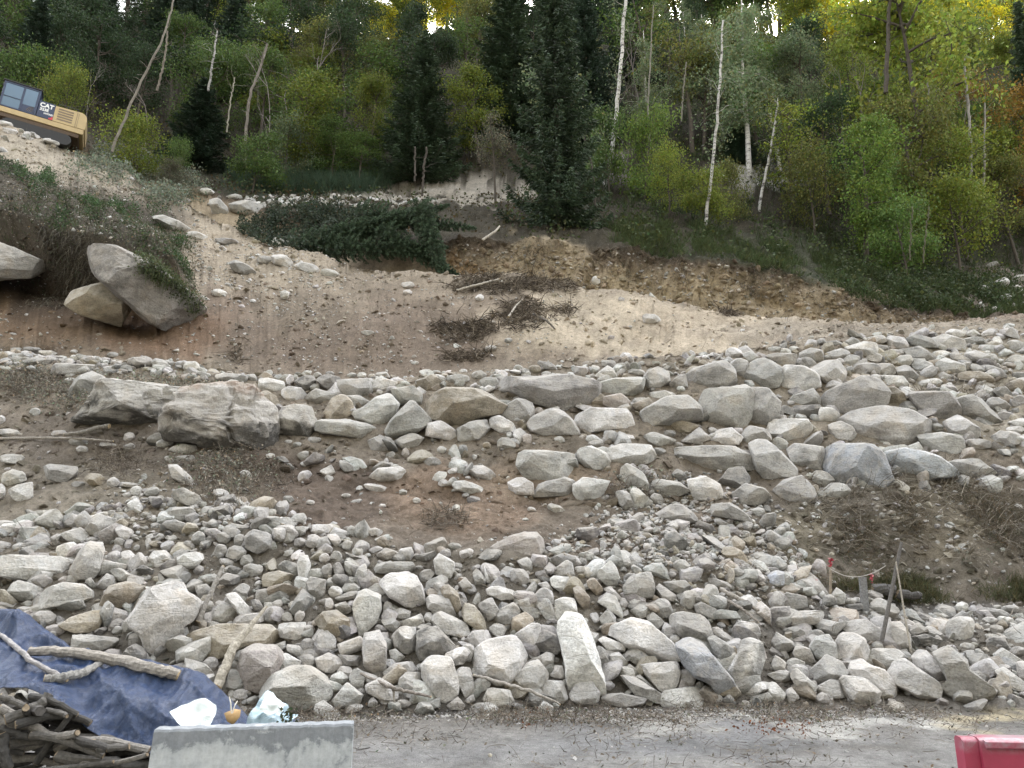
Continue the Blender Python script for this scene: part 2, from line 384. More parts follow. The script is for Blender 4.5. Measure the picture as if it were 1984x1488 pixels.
# patches: ground of another kind at places on the slope, plus shade painted under the knoll
PATCH = [  # px, py, rx, ry, colour, strength, smin, smax
 (100, 640, 330, 60, (.24, .16, .105), .85, 4.2, 6.2), (320, 650, 150, 60, (.26, .15, .085), .7, 4.2, 6.2), (60, 610, 120, 60, (.24, .15, .08), .8, 4.2, 6.2),
 (690, 660, 280, 90, (.225, .168, .122), .9, 4.2, 6.2), (600, 560, 140, 80, (.31, .25, .18), .6, 4.2, 6.2),
 (1230, 640, 320, 62, (.56, .46, .33), 1, 4.5, 6.4), (1420, 620, 220, 40, (.52, .42, .30), .9, 4.5, 6.4), (1100, 600, 90, 50, (.50, .41, .29), .7, 4.5, 6.4),
 (450, 500, 240, 60, (.44, .36, .26), .8, 5, 6.5), (150, 350, 280, 110, (.43, .37, .28), .8, 5, 6.5), (300, 420, 200, 60, (.44, .36, .26), .8, 5, 6.5),
 (900, 520, 50, 20, (.44, .27, .12), .8, 7, 8.2), (1050, 500, 90, 35, (.46, .36, .22), .7, 7, 8.2), (1300, 560, 200, 40, (.44, .34, .20), .7, 7, 8.2), (1550, 570, 200, 35, (.36, .28, .17), .7, 7, 8.2),
 (120, 450, 260, 100, (.12, .10, .08), .95, 5, 6.4), (100, 560, 200, 50, (.07, .05, .035), .8, 5, 6.4),  # the second paints the shadow of the knoll's undercut into the earth
 (1750, 1040, 330, 110, (.22, .19, .145), .9, 2, 3.3), (1850, 1000, 120, 70, (.28, .23, .15), .6, 2, 3.3), (1560, 1040, 60, 60, (.27, .23, .15), .6, 2, 3.3),
 (1750, 1200, 320, 35, (.20, .185, .165), .9, 1, 2.4), (560, 960, 260, 90, (.17, .125, .095), .9, 2, 3.4), (900, 970, 180, 70, (.29, .20, .135), .9, 2, 3.4), (300, 980, 240, 70, (.30, .255, .19), .8, 1.5, 3.2),
 (60, 960, 200, 90, (.32, .275, .21), .8, 1.5, 3.2), (1080, 930, 160, 50, (.33, .245, .165), .8, 2.5, 3.8), (250, 850, 260, 50, (.23, .19, .15), .8, 2.5, 4),
 (1850, 760, 250, 130, (.42, .365, .28), .9, 3, 5), (1700, 640, 330, 30, (.37, .31, .235), .9, 4, 6.2), (1550, 780, 200, 100, (.36, .30, .22), .7, 3, 5),
 (880, 370, 190, 22, (.36, .32, .26), .9, 8, 10), (700, 372, 120, 14, (.33, .30, .25), .8, 8, 10), (1190, 325, 40, 30, (.34, .32, .29), .7, 8, 10), (1480, 340, 110, 22, (.4, .38, .34), .9, 8, 10.2),
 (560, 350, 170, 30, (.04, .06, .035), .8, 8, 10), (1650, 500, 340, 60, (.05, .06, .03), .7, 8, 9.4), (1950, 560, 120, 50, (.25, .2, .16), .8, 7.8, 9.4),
 (1500, 1400, 380, 14, (.48, .47, .44), .8, 0, 1), (1720, 1400, 200, 16, (.50, .49, .46), .9, 0, 1), (1930, 1390, 110, 22, (.50, .42, .26), .9, 0, 1.05), (1350, 1440, 330, 30, (.245, .25, .26), .8, 0, 1), (950, 1470, 260, 24, (.25, .25, .255), .6, 0, 1),
 (800, 1385, 300, 14, (.14, .125, .11), .9, 0, 1), (1300, 1384, 300, 10, (.15, .135, .12), .8, 0, 1), (1600, 1450, 250, 12, (.17, .155, .135), .6, 0, 1)]
for (px, py, rx, ry, c, st, s0, s1) in PATCH:
    d = ((gx2-px)/rx)**2+((gy2-py)/ry)**2
    wgt = np.clip(1.25-d, 0, 1)*st*((SS >= s0) & (SS <= s1)); wgt = np.clip(wgt*1.4, 0, st)
    colr = colr*(1-wgt[:, None])+np.array(c)*wgt[:, None]
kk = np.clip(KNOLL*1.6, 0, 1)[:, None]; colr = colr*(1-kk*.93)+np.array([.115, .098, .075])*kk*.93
lum = colr.mean(1)[:, None]; colr = colr*.74+lum*np.array([1.05, 1.0, .90])*.26
mott = fbm(Pf, 2.2, 5, 77, .65)
colr *= np.clip(1+.35*mott, .5, 1.6)[:, None]*np.interp(SS, [0, 1, 1.3, 7, 7.2], [1.1, 1, .95, .95, 1])[:, None]
idx = np.arange(NR*NC).reshape(NR, NC)
quads = np.stack([idx[:-1, :-1], idx[:-1, 1:], idx[1:, 1:], idx[1:, :-1]], -1).reshape(-1, 4)
rowq = np.repeat(rs[:-1], NC-1)
def sub_sheet(name, m, mat):
    q = quads[m]; u, inv = np.unique(q, return_inverse=True)
    me = mesh_np(name, Pf[u], inv.reshape(q.shape), mat, True, colr[u])
    return tag(obj(name, me), kind='structure')
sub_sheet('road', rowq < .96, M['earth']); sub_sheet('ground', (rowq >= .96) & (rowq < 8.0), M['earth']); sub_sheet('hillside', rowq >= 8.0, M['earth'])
base = MB(); base.add([(-900, -900, -.6), (900, -900, -.6), (900, 300, -.6), (-900, 300, -.6)], [(0, 1, 2, 3)], (.08, .075, .06))
tag(base.build('valley_floor', M['earth']), kind='structure')
opp = MB(); r0 = np.random.RandomState(4); nx_, ny_ = 40, 16; vv = []  # unseen slope behind the camera, added to block low sky light
for j in range(ny_):
    for i in range(nx_):
        x = (i/(nx_-1)-.5)*900; y = -32-j*16; vv.append((x, y-4*math.sin(x*.02), -1+j*16+r0.uniform(-3, 3)*(j > 0)))
opp.add(vv, [(j*nx_+i, (j+1)*nx_+i, (j+1)*nx_+i+1, j*nx_+i+1) for j in range(ny_-1) for i in range(nx_-1)], (.06, .06, .05))
tag(opp.build('opposite_hillside', M['earth']), kind='structure')
print('terrain', NR, NC, time.time()-T0)

ROCKS = """
T 0 640 4
w 840,400 1160,430 1430,470 1430,560 1370,680 1340,770 1080,765 740,730 690,680 770,560|huge dark fractured boulder, its left half with black stains~fractured boulder's left half
w 1430,470 1530,465 1700,440 1850,430 2000,520 2090,680 2080,850 2000,960 1850,970 1650,910 1560,850 1380,830 1345,680 1410,560|huge dark fractured boulder, its rounded right half capped with brown earth~fractured boulder's right half
w 1430,475 1520,470 1500,560 1470,640 1495,760 1480,835 1390,835 1345,760 1352,600 1400,550|narrow grey rib bulging between the two halves of the dark fractured boulder~fractured boulder's middle rib
g 600,380 700,330 800,380 780,480 690,530 540,520|smooth grey slab leaning just left of the fractured boulder~leaning smooth slab
g 420,330 470,260 700,270 750,300 600,345
e g 260,158 150 60 10
e w 60,190 100 55 0
e w 130,155 110 40 0
e w 160,225 130 60 -10
e w 380,180 130 50 10
e w 575,165 60 35 0
e w 580,220 70 60 0
e g 290,250 180 80 0
e w 690,225 120 60 0
e g 870,190 90 50 0
e w 1090,250 190 90 0
e w 1240,260 120 70 15
e g 1330,260 60 50 0
e g 1410,270 80 60 -20
e w 1490,290 130 90 0
e w 1590,345 120 40 15
w 1680,350 1740,335 1875,345 1880,405 1760,415 1685,395|flat-topped pale block on the terrace edge above the fractured boulder~pale terrace block
e g 1960,370 60 70 -30
e w 545,350 90 35 0
e w 540,390 80 45 0
e w 270,635 70 70 0
e w 10,700 60 80 0
e w 65,795 160 60 8
e w 460,800 120 50 -5
e g 617,865 140 60 5
e w 640,925 90 60 0
e w 1000,830 80 80 0
e g 1230,840 160 90 -10
e w 1280,880 120 60 0
e g 860,895 160 40 10
e g 1000,910 80 70 0
e w 100,1000 170 80 5
g 360,1060 400,1040 580,1060 575,1150 530,1195 390,1150|rounded grey boulder with a pale top on the left bank edge~pale-topped bank boulder
e w 105,1145 170 130 0
w 80,1240 140,1200 230,1180 240,1290 190,1340 130,1320
e w 0,1260 70 160 0
e n 740,1165 160 100 25
e g 600,1195 100 50 0
e w 880,1180 100 80 0
e w 1010,1200 240 40 5
e w 1060,1245 100 80 0
e g 1180,1250 120 80 -10
e w 985,1275 70 45 0
e w 1045,1310 65 50 0
w 1310,1040 1370,1040 1500,1160 1490,1205 1440,1200 1340,1140|smooth pale tilted slab in dead twigs below the fractured boulder~pale tilted slab
e w 1310,1000 90 40 30
g 1340,1250 1420,1225 1530,1280 1565,1350 1540,1395 1440,1350 1350,1300
e g 1350,1345 110 90 0
g 1305,1420 1360,1375 1470,1370 1515,1425 1470,1480 1370,1480
e g 1240,1320 80 80 0
e g 1260,1365 50 60 0
e w 1610,1400 110 80 0
e w 1910,1120 100 60 30
e w 1720,1280 140 90 20
e w 1750,1400 120 80 0
e w 1440,920 200 80 0
e w 1440,995 140 60 0
e w 1195,1465 55 40 0
e g 860,1420 70 50 0
T 496 640 4
w 40,380 100,375 200,400 215,450 180,480 60,465 30,430
n 30,490 80,475 150,520 180,590 160,640 120,650 80,600 60,530
w 210,460 270,440 340,450 380,500 375,550 250,550 215,510
g 400,510 470,460 620,500 600,560 500,570 400,550
d 310,400 370,355 440,360 470,430 410,490 350,450
d 470,380 560,345 640,370 645,440 610,490 520,430
w 650,390 900,380 905,430 870,520 820,530 700,490 650,470|squarish pale block in the top course of the stone wall~squarish pale block
w 920,390 970,375 1120,410 1060,450 980,490 910,480
g 1060,460 1210,440 1270,490 1285,570 1180,580 1100,570
n 600,530 670,505 730,560 750,640 680,690 560,690 530,650
g 680,510 800,510 880,560 800,600 740,590
w 770,630 850,600 930,530 1020,500 1090,580 1080,650 1000,760 920,740 800,690|pale boulder with a dark underside left of the triangular rock~dark-bellied pale boulder
g 1010,790 1060,700 1190,560 1220,570 1350,710 1220,790 1130,800 1050,860 1020,830|triangular dark grey rock with a sharp peak in the stone wall~triangular rock
n 1290,580 1350,520 1480,460 1740,470 1870,520 1910,570 1850,640 1700,670 1540,745 1420,690 1330,650|big tan oval boulder tapering to the right in the stone wall~tan oval boulder
w 160,690 210,600 300,580 460,610 480,700 450,780 400,830 170,780|whitish square boulder low in the wall beside the fractured boulder~whitish square boulder
g 470,720 520,700 700,700 850,730 960,790 930,830 800,850 600,800 480,790|long flat grey slab with a black gap beneath it~long flat wall slab
w 1340,730 1430,710 1520,760 1560,820 1550,860 1330,820
g 1570,760 1640,720 1780,700 1810,790 1740,840 1580,860
n 1260,400 1370,340 1440,400 1440,455 1300,470 1260,440
e w 1570,380 200 70 0
e g 1725,350 100 80 0
e g 1810,410 150 90 0
e g 1900,385 80 50 0
g 880,860 960,820 1040,860 1060,920 980,950 900,920
g 1070,860 1200,800 1290,830 1240,900 1110,910
w 1820,690 1890,665 1980,720 2010,780 1920,800 1830,750
e g 1930,880 140 100 0
e n 1790,895 70 60 0
e w 1160,950 60 70 0
e w 1440,930 70 60 0
e w 1550,1010 80 60 0
e g 1600,905 60 40 0
e w 320,885 70 40 0
e w 250,865 70 30 0
e w 375,1040 60 35 20
w 500,1090 580,1050 610,1110 560,1140
e g 700,1060 130 70 40
e g 805,1030 55 60 0
e w 1030,1120 280 110 -5
e w 1030,1050 90 40 -20
e g 1360,1020 150 70 0
e w 1420,1140 120 70 -30
e w 1450,1185 80 60 0
e w 1530,1090 90 50 -20
e w 1740,1100 210 100 15
w 1500,1180 1620,1170 1750,1220 1760,1275 1640,1260 1520,1220|pale wedge stone lying alone on the bare brown earth~pale wedge stone
e w 700,1280 80 35 0
e w 780,1325 120 30 -10
e w 940,1225 200 60 10
e w 1245,1320 70 50 0
e w 980,1360 60 35 0
e w 1550,1380 70 60 0
e g 250,1310 90 60 0
e g 420,1335 70 50 0
e g 450,850 100 50 0
e w 110,970 70 40 0
e g 250,370 110 50 0
e w 400,330 90 40 0
e w 480,345 80 45 0
e g 330,345 70 45 0
e g 570,335 80 40 0
e w 740,350 80 45 0
e w 820,350 80 50 0
e w 900,355 60 40 0
e g 100,330 60 50 0
T 992 640 4
g -110,470 -60,400 0,370 150,380 400,365 560,385 680,430 680,470 600,590 530,635 430,650 370,610 160,550 60,480|largest wall boulder, broad slate-grey and tapering downward to the right~broad slate-grey boulder
e g 50,300 90 70 0
e n 180,305 100 60 10
e g 280,280 150 60 20
w 70,330 130,310 150,360 70,365
e w 265,335 80 40 0
e w 640,300 80 60 0
e w 750,260 110 50 0
w 650,350 740,280 790,310 810,360 700,380
e w 960,325 140 50 0
g 690,410 800,380 1010,360 1020,430 960,520 930,540 810,500 720,490|grey angular block with black underside left of the round stone~black-bellied block
w 1020,390 1060,320 1130,295 1200,330 1215,400 1130,450 1040,450|round pale boulder on the top course of the wall~round pale boulder
g 1220,440 1270,370 1340,350 1355,440 1260,465
e w 1160,500 210 60 0
p 710,570 720,520 840,495 900,550 900,610 800,620|small rounded pinkish stone between the big wall boulders~pinkish stone
n 610,560 680,490 740,530 700,580
e g 1000,555 140 70 0
g 10,560 60,530 150,570 170,640 130,710 30,700 -60,660 -60,600
e g 40,535 70 40 0
e p 205,635 80 70 0
g 100,750 200,650 330,610 400,650 500,740 510,800 400,800 250,805
w 510,720 530,640 600,610 870,620 940,670 940,740 800,760 610,795 540,790|broad pale boulder with fine cracks below the slate-grey one~broad pale boulder
g 970,700 1050,610 1200,530 1340,520 1430,600 1440,700 1300,710 1160,740 1100,775 1010,740|faceted blue-grey boulder with a dark lower edge~faceted blue-grey boulder
g 1480,500 1560,470 1700,460 1790,430 1840,500 1850,650 1800,740 1640,760 1520,750 1490,640|blocky rough grey boulder, the left one of a touching pair~blocky grey boulder
g 1850,450 1980,470 2060,560 2050,680 1950,735 1845,745 1855,600
g 1340,370 1440,300 1650,240 1700,300 1720,400 1690,460 1550,470 1400,440|wide grey boulder high in the wall above the blocky pair~wide high boulder
w 1700,250 1760,215 1820,240 1825,310 1790,365 1700,340
g 1815,380 1850,270 1930,220 2060,270 2080,360 2050,430 1950,450 1840,430|domed tan-grey boulder left of the smooth white boulder~domed boulder
e w 1720,180 130 100 0
g 1790,190 1850,160 1910,210 1840,260
e w 370,850 80 50 10
e p 115,840 70 90 0
e g 650,880 130 50 0
e w 540,830 50 30 0
e g 830,835 80 45 0
e w 910,830 80 50 0
g 1020,830 1100,790 1260,850 1190,900 1110,890
e g 1220,800 100 50 0
n 1200,730 1340,700 1440,740 1400,790 1250,790
w 1320,860 1450,760 1530,840 1450,880 1350,880
e w 1555,780 80 60 0
w 1540,850 1600,780 1700,765 1770,830 1740,880 1640,890
g 1780,800 1850,750 1960,770 2000,840 1860,890 1790,870
w 40,1020 80,940 200,945 470,970 510,1040 480,1130 250,1180 150,1170 100,1100|large smooth pale boulder alone in the lower course of the wall~large smooth lower boulder
w 520,930 620,905 720,960 750,1020 720,1090 630,1095 530,1010|pentagonal pale boulder right of the large smooth lower one~pentagonal boulder
w 770,920 860,890 1050,900 1095,970 1080,1020 900,1040 830,1070 760,1030|white streaked boulder with a diagonal crack~streaked white boulder
e g 1140,940 90 60 0
g 1280,990 1200,950 1260,920 1500,900 1700,910 1820,980 1830,1070 1560,1090 1400,1060|long low dull grey slab half sunk in earth~long dull slab
w 860,1080 900,1045 1000,1100 1050,1180 1030,1250 940,1230 850,1170
e d 1300,1130 120 90 30
w 1380,1160 1500,1140 1600,1200 1620,1290 1550,1320 1430,1310 1390,1230|bright blocky stone under the long dull slab~bright blocky stone
d 1610,1180 1690,1080 1790,1070 1830,1150 1800,1230 1680,1255 1620,1220
g 1700,1280 1820,1190 1950,1230 2000,1300 1900,1350 1720,1345
w 170,1270 230,1190 400,1150 475,1180 470,1290 380,1280 180,1285
w 490,1200 560,1150 750,1180 700,1260 640,1320 530,1320 490,1260
w -20,1180 70,1140 150,1190 160,1270 0,1270
g 810,1260 860,1240 930,1290 960,1390 890,1400 820,1330
e g 1120,1310 110 90 0
e g 1200,1230 300 130 10
e g 1020,1340 120 70 0
e w 340,1380 130 70 20
e w 150,1390 80 40 20
g 1110,1430 1200,1370 1310,1350 1420,1440 1430,1490 1200,1490
g 1550,1350 1700,1340 1830,1440 1840,1490 1560,1440
e w 1900,1410 130 70 0
g 1870,900 1950,850 2050,920 2180,1070 2170,1130 1960,1140 1910,1080 1880,980|angular pale grey boulder leaning, left of two bluish boulders~angular leaning boulder
T 1488 600 4
w 90,500 150,440 270,450 340,490 400,570 360,600 200,640 110,620|smooth bright white boulder high in the right part of the wall~smooth white boulder
g 0,360 80,340 200,350 215,420 90,445 10,400
e w 60,305 120 40 0
e w 205,305 80 50 0
g 260,330 330,305 410,320 410,400 340,430 260,400
g 360,460 440,410 530,400 600,500 560,580 440,590 370,550
e g 300,430 130 90 0
w 440,345 560,305 620,330 600,370 500,390
w 600,300 740,255 830,265 820,340 760,380 700,350 620,340|long pale stone near the crest of the right slope~long pale crest stone
w 780,220 880,200 920,240 850,270 800,250
g 590,260 650,215 720,250 620,290
g 400,260 520,240 590,270 430,280
e w 1000,260 170 90 15
e w 1005,330 110 45 0
e g 880,300 110 50 0
g 1080,230 1150,195 1270,230 1300,290 1120,290
w 1280,230 1380,195 1500,240 1500,310 1300,290
w 1390,175 1430,155 1530,165 1490,220 1450,220|small white stone perched topmost on the right crest~perched white stone
g 1080,310 1180,290 1290,370 1300,410 1220,400 1100,350
e w 1340,350 130 60 0
w 1420,350 1460,330 1560,390 1540,410 1440,380
w 1540,340 1620,320 1700,360 1710,420 1650,430 1560,370|pale oval stone on the far right upper slope~pale oval stone
e g 1750,390 70 60 0
e g 1590,240 180 60 0
w 1740,220 1790,210 1830,300 1790,310
w 1840,190 1890,130 1950,230
e g 1910,280 120 90 0
e w 1930,400 150 90 0
e g 640,400 130 90 -15
e w 555,405 70 60 0
e g 630,465 80 50 0
g 650,520 700,430 790,410 860,450 830,510 720,535
w 800,430 940,420 980,480 930,520 820,510
e w 1050,400 140 90 0
g 1000,460 1080,430 1150,510 1100,560 1020,510
w 1130,380 1250,410 1300,480 1240,510 1140,450
w 1310,430 1380,380 1500,430 1500,490 1400,500 1320,470
e g 1540,440 80 80 0
e g 1630,460 110 60 30
e g 1770,490 150 80 40
w 1300,510 1360,485 1420,520 1370,545
e w 1250,570 180 70 -10
e n 1600,530 250 100 0
w 840,560 900,515 1030,520 1080,590 1070,610 900,580|thin pale slab with a pointed right end above the flat grey boulder~thin pointed slab
g 450,660 600,590 720,540 830,560 900,650 880,730 700,790 590,850 490,800 460,730|big flat-faced grey angular boulder right of the white one~flat-faced grey boulder
n 890,650 970,600 1040,650 1060,730 1000,750 900,690
g 190,680 340,620 390,690 380,735 200,740
d 190,750 380,742 410,790 370,840 200,840 180,800
w 610,860 720,800 900,770 1180,800 1200,880 1190,980 1080,1050 900,1065 790,1030 700,980 640,920|very large whitish boulder with a brown shadowed underside~very large whitish boulder
g 1120,650 1380,650 1450,720 1460,830 1340,880 1240,860 1170,740|dusty mottled grey boulder sunk in sand on the right~dusty mottled boulder
g 1470,710 1590,670 1640,700 1760,840 1740,890 1620,895 1500,820|dark grey egg-shaped boulder tilted down to the right~dark egg-shaped boulder
e g 1780,740 150 110 30
d 1750,620 1840,600 1900,690 1850,730
e n 1920,600 150 110 0
w 0,890 60,860 300,860 310,930 270,990 130,1040 50,1020 10,950|pale boulder with a straight crack left of the very large whitish one~cracked pale boulder
w 490,900 570,870 640,910 680,990 600,1010 500,990
w 1390,880 1480,820 1610,920 1610,1000 1510,1040 1430,960
w 1200,980 1350,960 1470,990 1485,1060 1440,1110 1300,1120 1240,1060|rounded white boulder lower right of the very large whitish one~rounded white boulder
e w 1850,1000 200 110 0
e g 1620,1040 180 80 0
e w 1920,930 130 50 0
w 160,1090 230,1050 430,1080 440,1200 420,1250 290,1250 200,1180
b 460,1110 520,1060 800,1060 880,1120 920,1280 900,1310 850,1360 640,1395 540,1330 490,1250|big blue-grey boulder with a black base in the lower course~blue-grey boulder
b 950,1110 1100,1085 1280,1130 1420,1260 1400,1300 1100,1310 1000,1220|broad pale bluish slab right of the blue-grey boulder~pale bluish slab
g 1400,1200 1520,1160 1620,1170 1720,1260 1680,1295 1500,1290
g 70,1400 150,1320 260,1300 330,1380 360,1480 150,1490
e g 410,1310 170 110 0
w 410,1410 500,1345 590,1350 630,1400 600,1450 430,1460
e w 1330,930 90 40 0
e g 1840,830 130 70 0
T 0 1012 4
w 0,270 120,260 420,270 540,310 550,370 480,460 350,485 150,440 -10,390 -60,330|long white-topped boulder at the left edge above the tarp~long white-topped boulder
w 560,390 620,230 670,160 760,160 780,220 770,380 720,440 600,440|tall smooth wedge stone standing right of the long white-topped boulder~tall wedge stone
g 480,450 540,410 610,430 600,470
w 80,540 120,450 230,480 350,545 220,615 100,580
w 340,590 380,520 480,475 640,490 735,550 720,590 500,640 340,665|smooth loaf-shaped white boulder just above the tarp~loaf-shaped boulder
n 810,580 850,500 960,465 1110,490 1110,540 1000,640 900,670 810,640|tan-brown faceted rock between two white boulders~tan faceted rock
w 1040,750 1080,620 1140,540 1300,480 1380,490 1410,560 1520,630 1500,740 1410,800 1420,840 1370,930 1250,1020 1190,960 1130,850 1060,810|huge whitish boulder narrowing to a point at its foot~huge whitish pointed boulder
w 810,690 860,660 990,700 990,760 940,790 830,760
n 480,810 560,740 730,680 765,760 750,850 600,850|olive-grey angular rock just above the blue tarp~olive angular rock
g 580,870 700,880 890,900 880,960 750,1010 590,970
g 1000,880 1100,840 1170,930 1160,990 1020,960
e w 910,840 80 70 0
e w 990,800 90 130 30
e w 350,740 180 110 20
e w 455,845 60 50 0
e w 200,680 150 50 0
e w 60,635 150 50 0
w 940,230 1000,220 1065,280 1020,325 950,290
w 1150,290 1180,230 1270,220 1360,290 1290,350 1180,340
w 1380,270 1440,240 1570,230 1570,290 1500,360 1410,370
g 1250,380 1390,330 1420,380 1410,460 1330,450
g 1220,370 1300,460 1240,480
d 1060,370 1110,330 1200,380 1190,420 1110,400
g 770,360 810,300 970,330 970,370 790,410
g 860,380 920,350 1030,420 1030,460 920,450
g 760,480 820,400 900,430 880,500 780,520
g 660,450 700,430 750,500 720,520
e w 850,275 100 50 0
e g 925,155 70 90 0
w 890,50 950,30 1035,70 990,140 930,110
w 660,60 750,-60 880,-20 870,90 740,100 680,90
e g 1060,200 50 60 0
e w 1160,120 60 50 0
e w 80,50 190 90 0
e g 1540,130 110 130 0
e g 1630,130 80 60 0
e g 1735,125 130 90 0
e g 1850,140 80 130 0
e g 1710,220 100 110 0
g 1730,40 1800,10 1920,30 1900,70 1780,80
g 1900,110 1950,60 2090,90 2100,200 2000,240 1920,200|dusty rounded boulder at the top of the rubble slope, left side~dusty rubble-top boulder
e g 1760,310 150 60 15
e g 1830,240 140 110 0
e g 1910,300 110 100 0
e d 1825,380 130 70 25
e g 1950,370 130 110 0
g 1700,450 1750,395 1860,420 1850,470 1730,500
g 1800,530 1880,470 1930,500 1910,600 1840,580
g 1510,500 1590,480 1650,530 1560,610
w 1640,690 1700,640 1830,650 1820,740 1700,785 1640,740
w 1750,570 1820,550 1970,700 1970,750 1900,760 1830,680
g 1550,440 1660,400 1680,440 1600,490
n 1440,880 1700,800 2100,800 2170,870 2100,940 1900,960 1700,1050 1480,960|long brown log-shaped boulder crossed by a split branch~long brown boulder
e w 1655,790 100 40 0
e w 1785,785 60 40 0
w 1380,1000 1460,940 1600,880 1650,900 1640,980 1580,1050 1560,1110 1400,1080
e w 1530,1130 260 100 25
e g 1630,1100 110 110 50
p 1870,1010 1960,960 2120,970 2190,1030 2120,1200 2040,1300 1900,1270 1850,1200|big rounded pinkish-grey boulder right of the split branch~pinkish rounded boulder
e w 1870,1330 120 80 0
e g 1960,1380 100 60 0
T 496 1012 4
g 60,1290 120,1200 260,1130 420,1130 560,1190 570,1330 500,1430 330,1450 150,1430 70,1360|biggest rounded grey boulder at the foot of the rubble behind the white plastic~biggest rounded grey boulder
w 120,50 230,40 240,130 150,170
g 240,60 310,80 280,160 210,150
w 430,20 590,20 600,80 500,110 430,70
g 290,40 380,30 380,90 300,120
e w 440,160 110 90 0
e g 530,170 120 120 0
w 550,100 620,90 660,140 620,200
e g 340,160 90 90 0
w 660,170 700,140 750,150 720,220 670,200
w 740,200 830,200 820,260 750,250
w 850,60 920,45 990,70 950,110 870,100
e n 980,150 90 80 0
w 320,320 340,250 380,235 420,330 410,400 370,490 340,440|narrow upright pale stone pointing down near the top of the rubble~narrow upright stone
e g 460,245 70 40 0
e g 530,280 90 80 0
e g 620,270 90 90 0
d 690,230 800,270 890,290 850,310 720,280
g 590,340 640,305 690,390 690,440 620,420
g 680,290 740,310 760,380 740,430 690,380
w 760,440 790,350 850,320 860,420 810,490
e g 550,380 90 110 0
e g 470,400 130 90 0
g 390,470 420,430 530,450 530,570 490,610 410,580|upright squared grey stone below the narrow upright one~squared upright stone
e g 600,470 120 90 0
e g 720,460 130 70 0
e g 740,510 140 80 0
e w 615,540 110 90 0
g 610,590 720,540 820,530 770,590 640,610
g 610,640 690,620 750,680 690,720 630,690
e w 570,640 80 120 0
w 750,610 790,550 870,520 950,580 970,660 930,770 880,820 860,860 800,860 760,700|tall striped grey-white stone left of the gleaming white wedge~tall striped stone
d 930,530 990,570 960,600 920,580
e g 900,465 80 60 0
n 50,400 180,380 320,400 280,470 180,500 70,490
e g 20,380 70 110 0
e w 20,480 60 60 0
g 0,520 80,520 100,600 50,660 0,640
e g 180,545 110 70 0
e w 260,525 60 70 0
e g 160,640 90 80 0
e w 290,640 80 60 0
d 60,700 110,660 170,710 140,780 70,760
e w 240,735 90 70 0
e w 340,720 80 120 0
w 180,790 370,780 380,880 330,915 180,890
e w 410,840 90 100 0
w 120,960 220,920 230,980 150,1000
w 230,950 330,960 380,1020 350,1050 250,1000
w 470,850 520,820 610,900 620,1000 570,1020 480,960
e g 400,950 120 110 0
n 460,760 520,700 620,690 710,750 740,830 620,910 530,850|rock with an olive-brown shaded underside and pale top~olive-bellied rock
g 920,350 980,310 1200,310 1240,360 1200,400 940,390|long flat stone directly above the gleaming white wedge~long flat stone
g 930,260 1000,200 1100,230 1110,270 1000,290
w 1110,210 1200,195 1225,250 1190,300 1110,300
d 1230,260 1380,225 1400,260 1320,300 1230,300
e g 1270,350 80 30 0
e g 1540,190 120 60 0
e w 1630,240 120 70 -15
e g 1480,235 70 60 0
w 960,470 1040,400 1170,390 1240,430 1280,510 1310,620 1270,690 1180,650 1050,580|gleaming white wedge boulder pointing down to the right~gleaming white wedge
w 1380,300 1420,250 1530,310 1540,400 1500,435 1400,400
e g 1320,410 110 100 0
e w 1400,470 180 100 -20
n 1420,510 1490,490 1560,550 1590,640 1560,720 1480,620
g 1320,600 1360,560 1480,580 1550,660 1540,735 1440,720 1340,670|smooth rounded stone to the right of the gleaming white wedge~smooth rounded stone
w 1370,720 1440,700 1660,800 1670,860 1600,890 1480,860 1370,810|long rectangular pale block sloping down to the right~sloping rectangular block
n 1590,680 1620,630 1690,650 1760,740 1800,830 1740,840 1620,770|russet-brown pointed rock right of the rectangular block~russet rock
g 1720,640 1820,580 1880,670 1850,760 1790,760
g 1570,470 1620,430 1680,490 1670,550 1610,530
g 1670,380 1720,360 1780,440 1770,510 1710,500
w 1820,420 1850,400 1930,490 1890,500
w 1790,520 1850,490 1990,530 2030,590 1900,600 1800,560
g 1840,700 1930,660 2000,620 2050,680 1990,790 1860,780
e g 1880,835 140 100 0
e w 1340,735 80 80 0
e g 1340,795 50 40 0
e w 1020,670 80 110 0
w 1060,700 1110,665 1195,690 1190,740 1080,750
g 970,760 1060,745 1120,790 1060,850 1000,810
e d 970,835 110 70 20
e g 950,770 90 60 0
w 1120,770 1280,710 1300,780 1250,820 1140,800
g 1050,880 1120,820 1230,810 1240,960 1210,1020 1110,1000 1060,930
d 1240,830 1400,820 1480,900 1560,980 1480,1040 1280,1060 1230,950|dark speckled boulder below the sloping rectangular block~dark speckled boulder
e w 1025,930 45 70 0
w 1620,920 1680,850 1790,840 1830,900 1760,960 1690,975
W 1660,1100 1690,1000 1800,920 1950,875 2030,900 2100,980 2090,1080 2000,1200 1950,1230 1840,1180 1700,1180|brightest white broad boulder left of the upright pillar~brightest white boulder
w 630,950 820,880 830,980 680,1040
w 830,880 950,850 1000,950 1010,1180 920,1200 850,1100 830,1000
g 640,1030 820,1040 810,1110 690,1110
w 1030,1000 1080,985 1150,1040 1150,1080 1060,1080
w 990,1160 1080,1100 1210,1080 1240,1150 1150,1210 1020,1230
w 1280,1110 1330,1050 1500,1060 1560,1200 1570,1310 1490,1390 1380,1340 1300,1210|large shield-shaped pale boulder at the foot of the pile~shield-shaped boulder
e w 1560,1040 250 120 -20
w 1540,1180 1580,1130 1660,1140 1690,1270 1680,1330 1620,1340 1560,1240
w 1090,1240 1160,1170 1270,1170 1280,1290 1110,1290
w 850,1270 960,1210 1100,1300 1090,1380 980,1370 850,1310
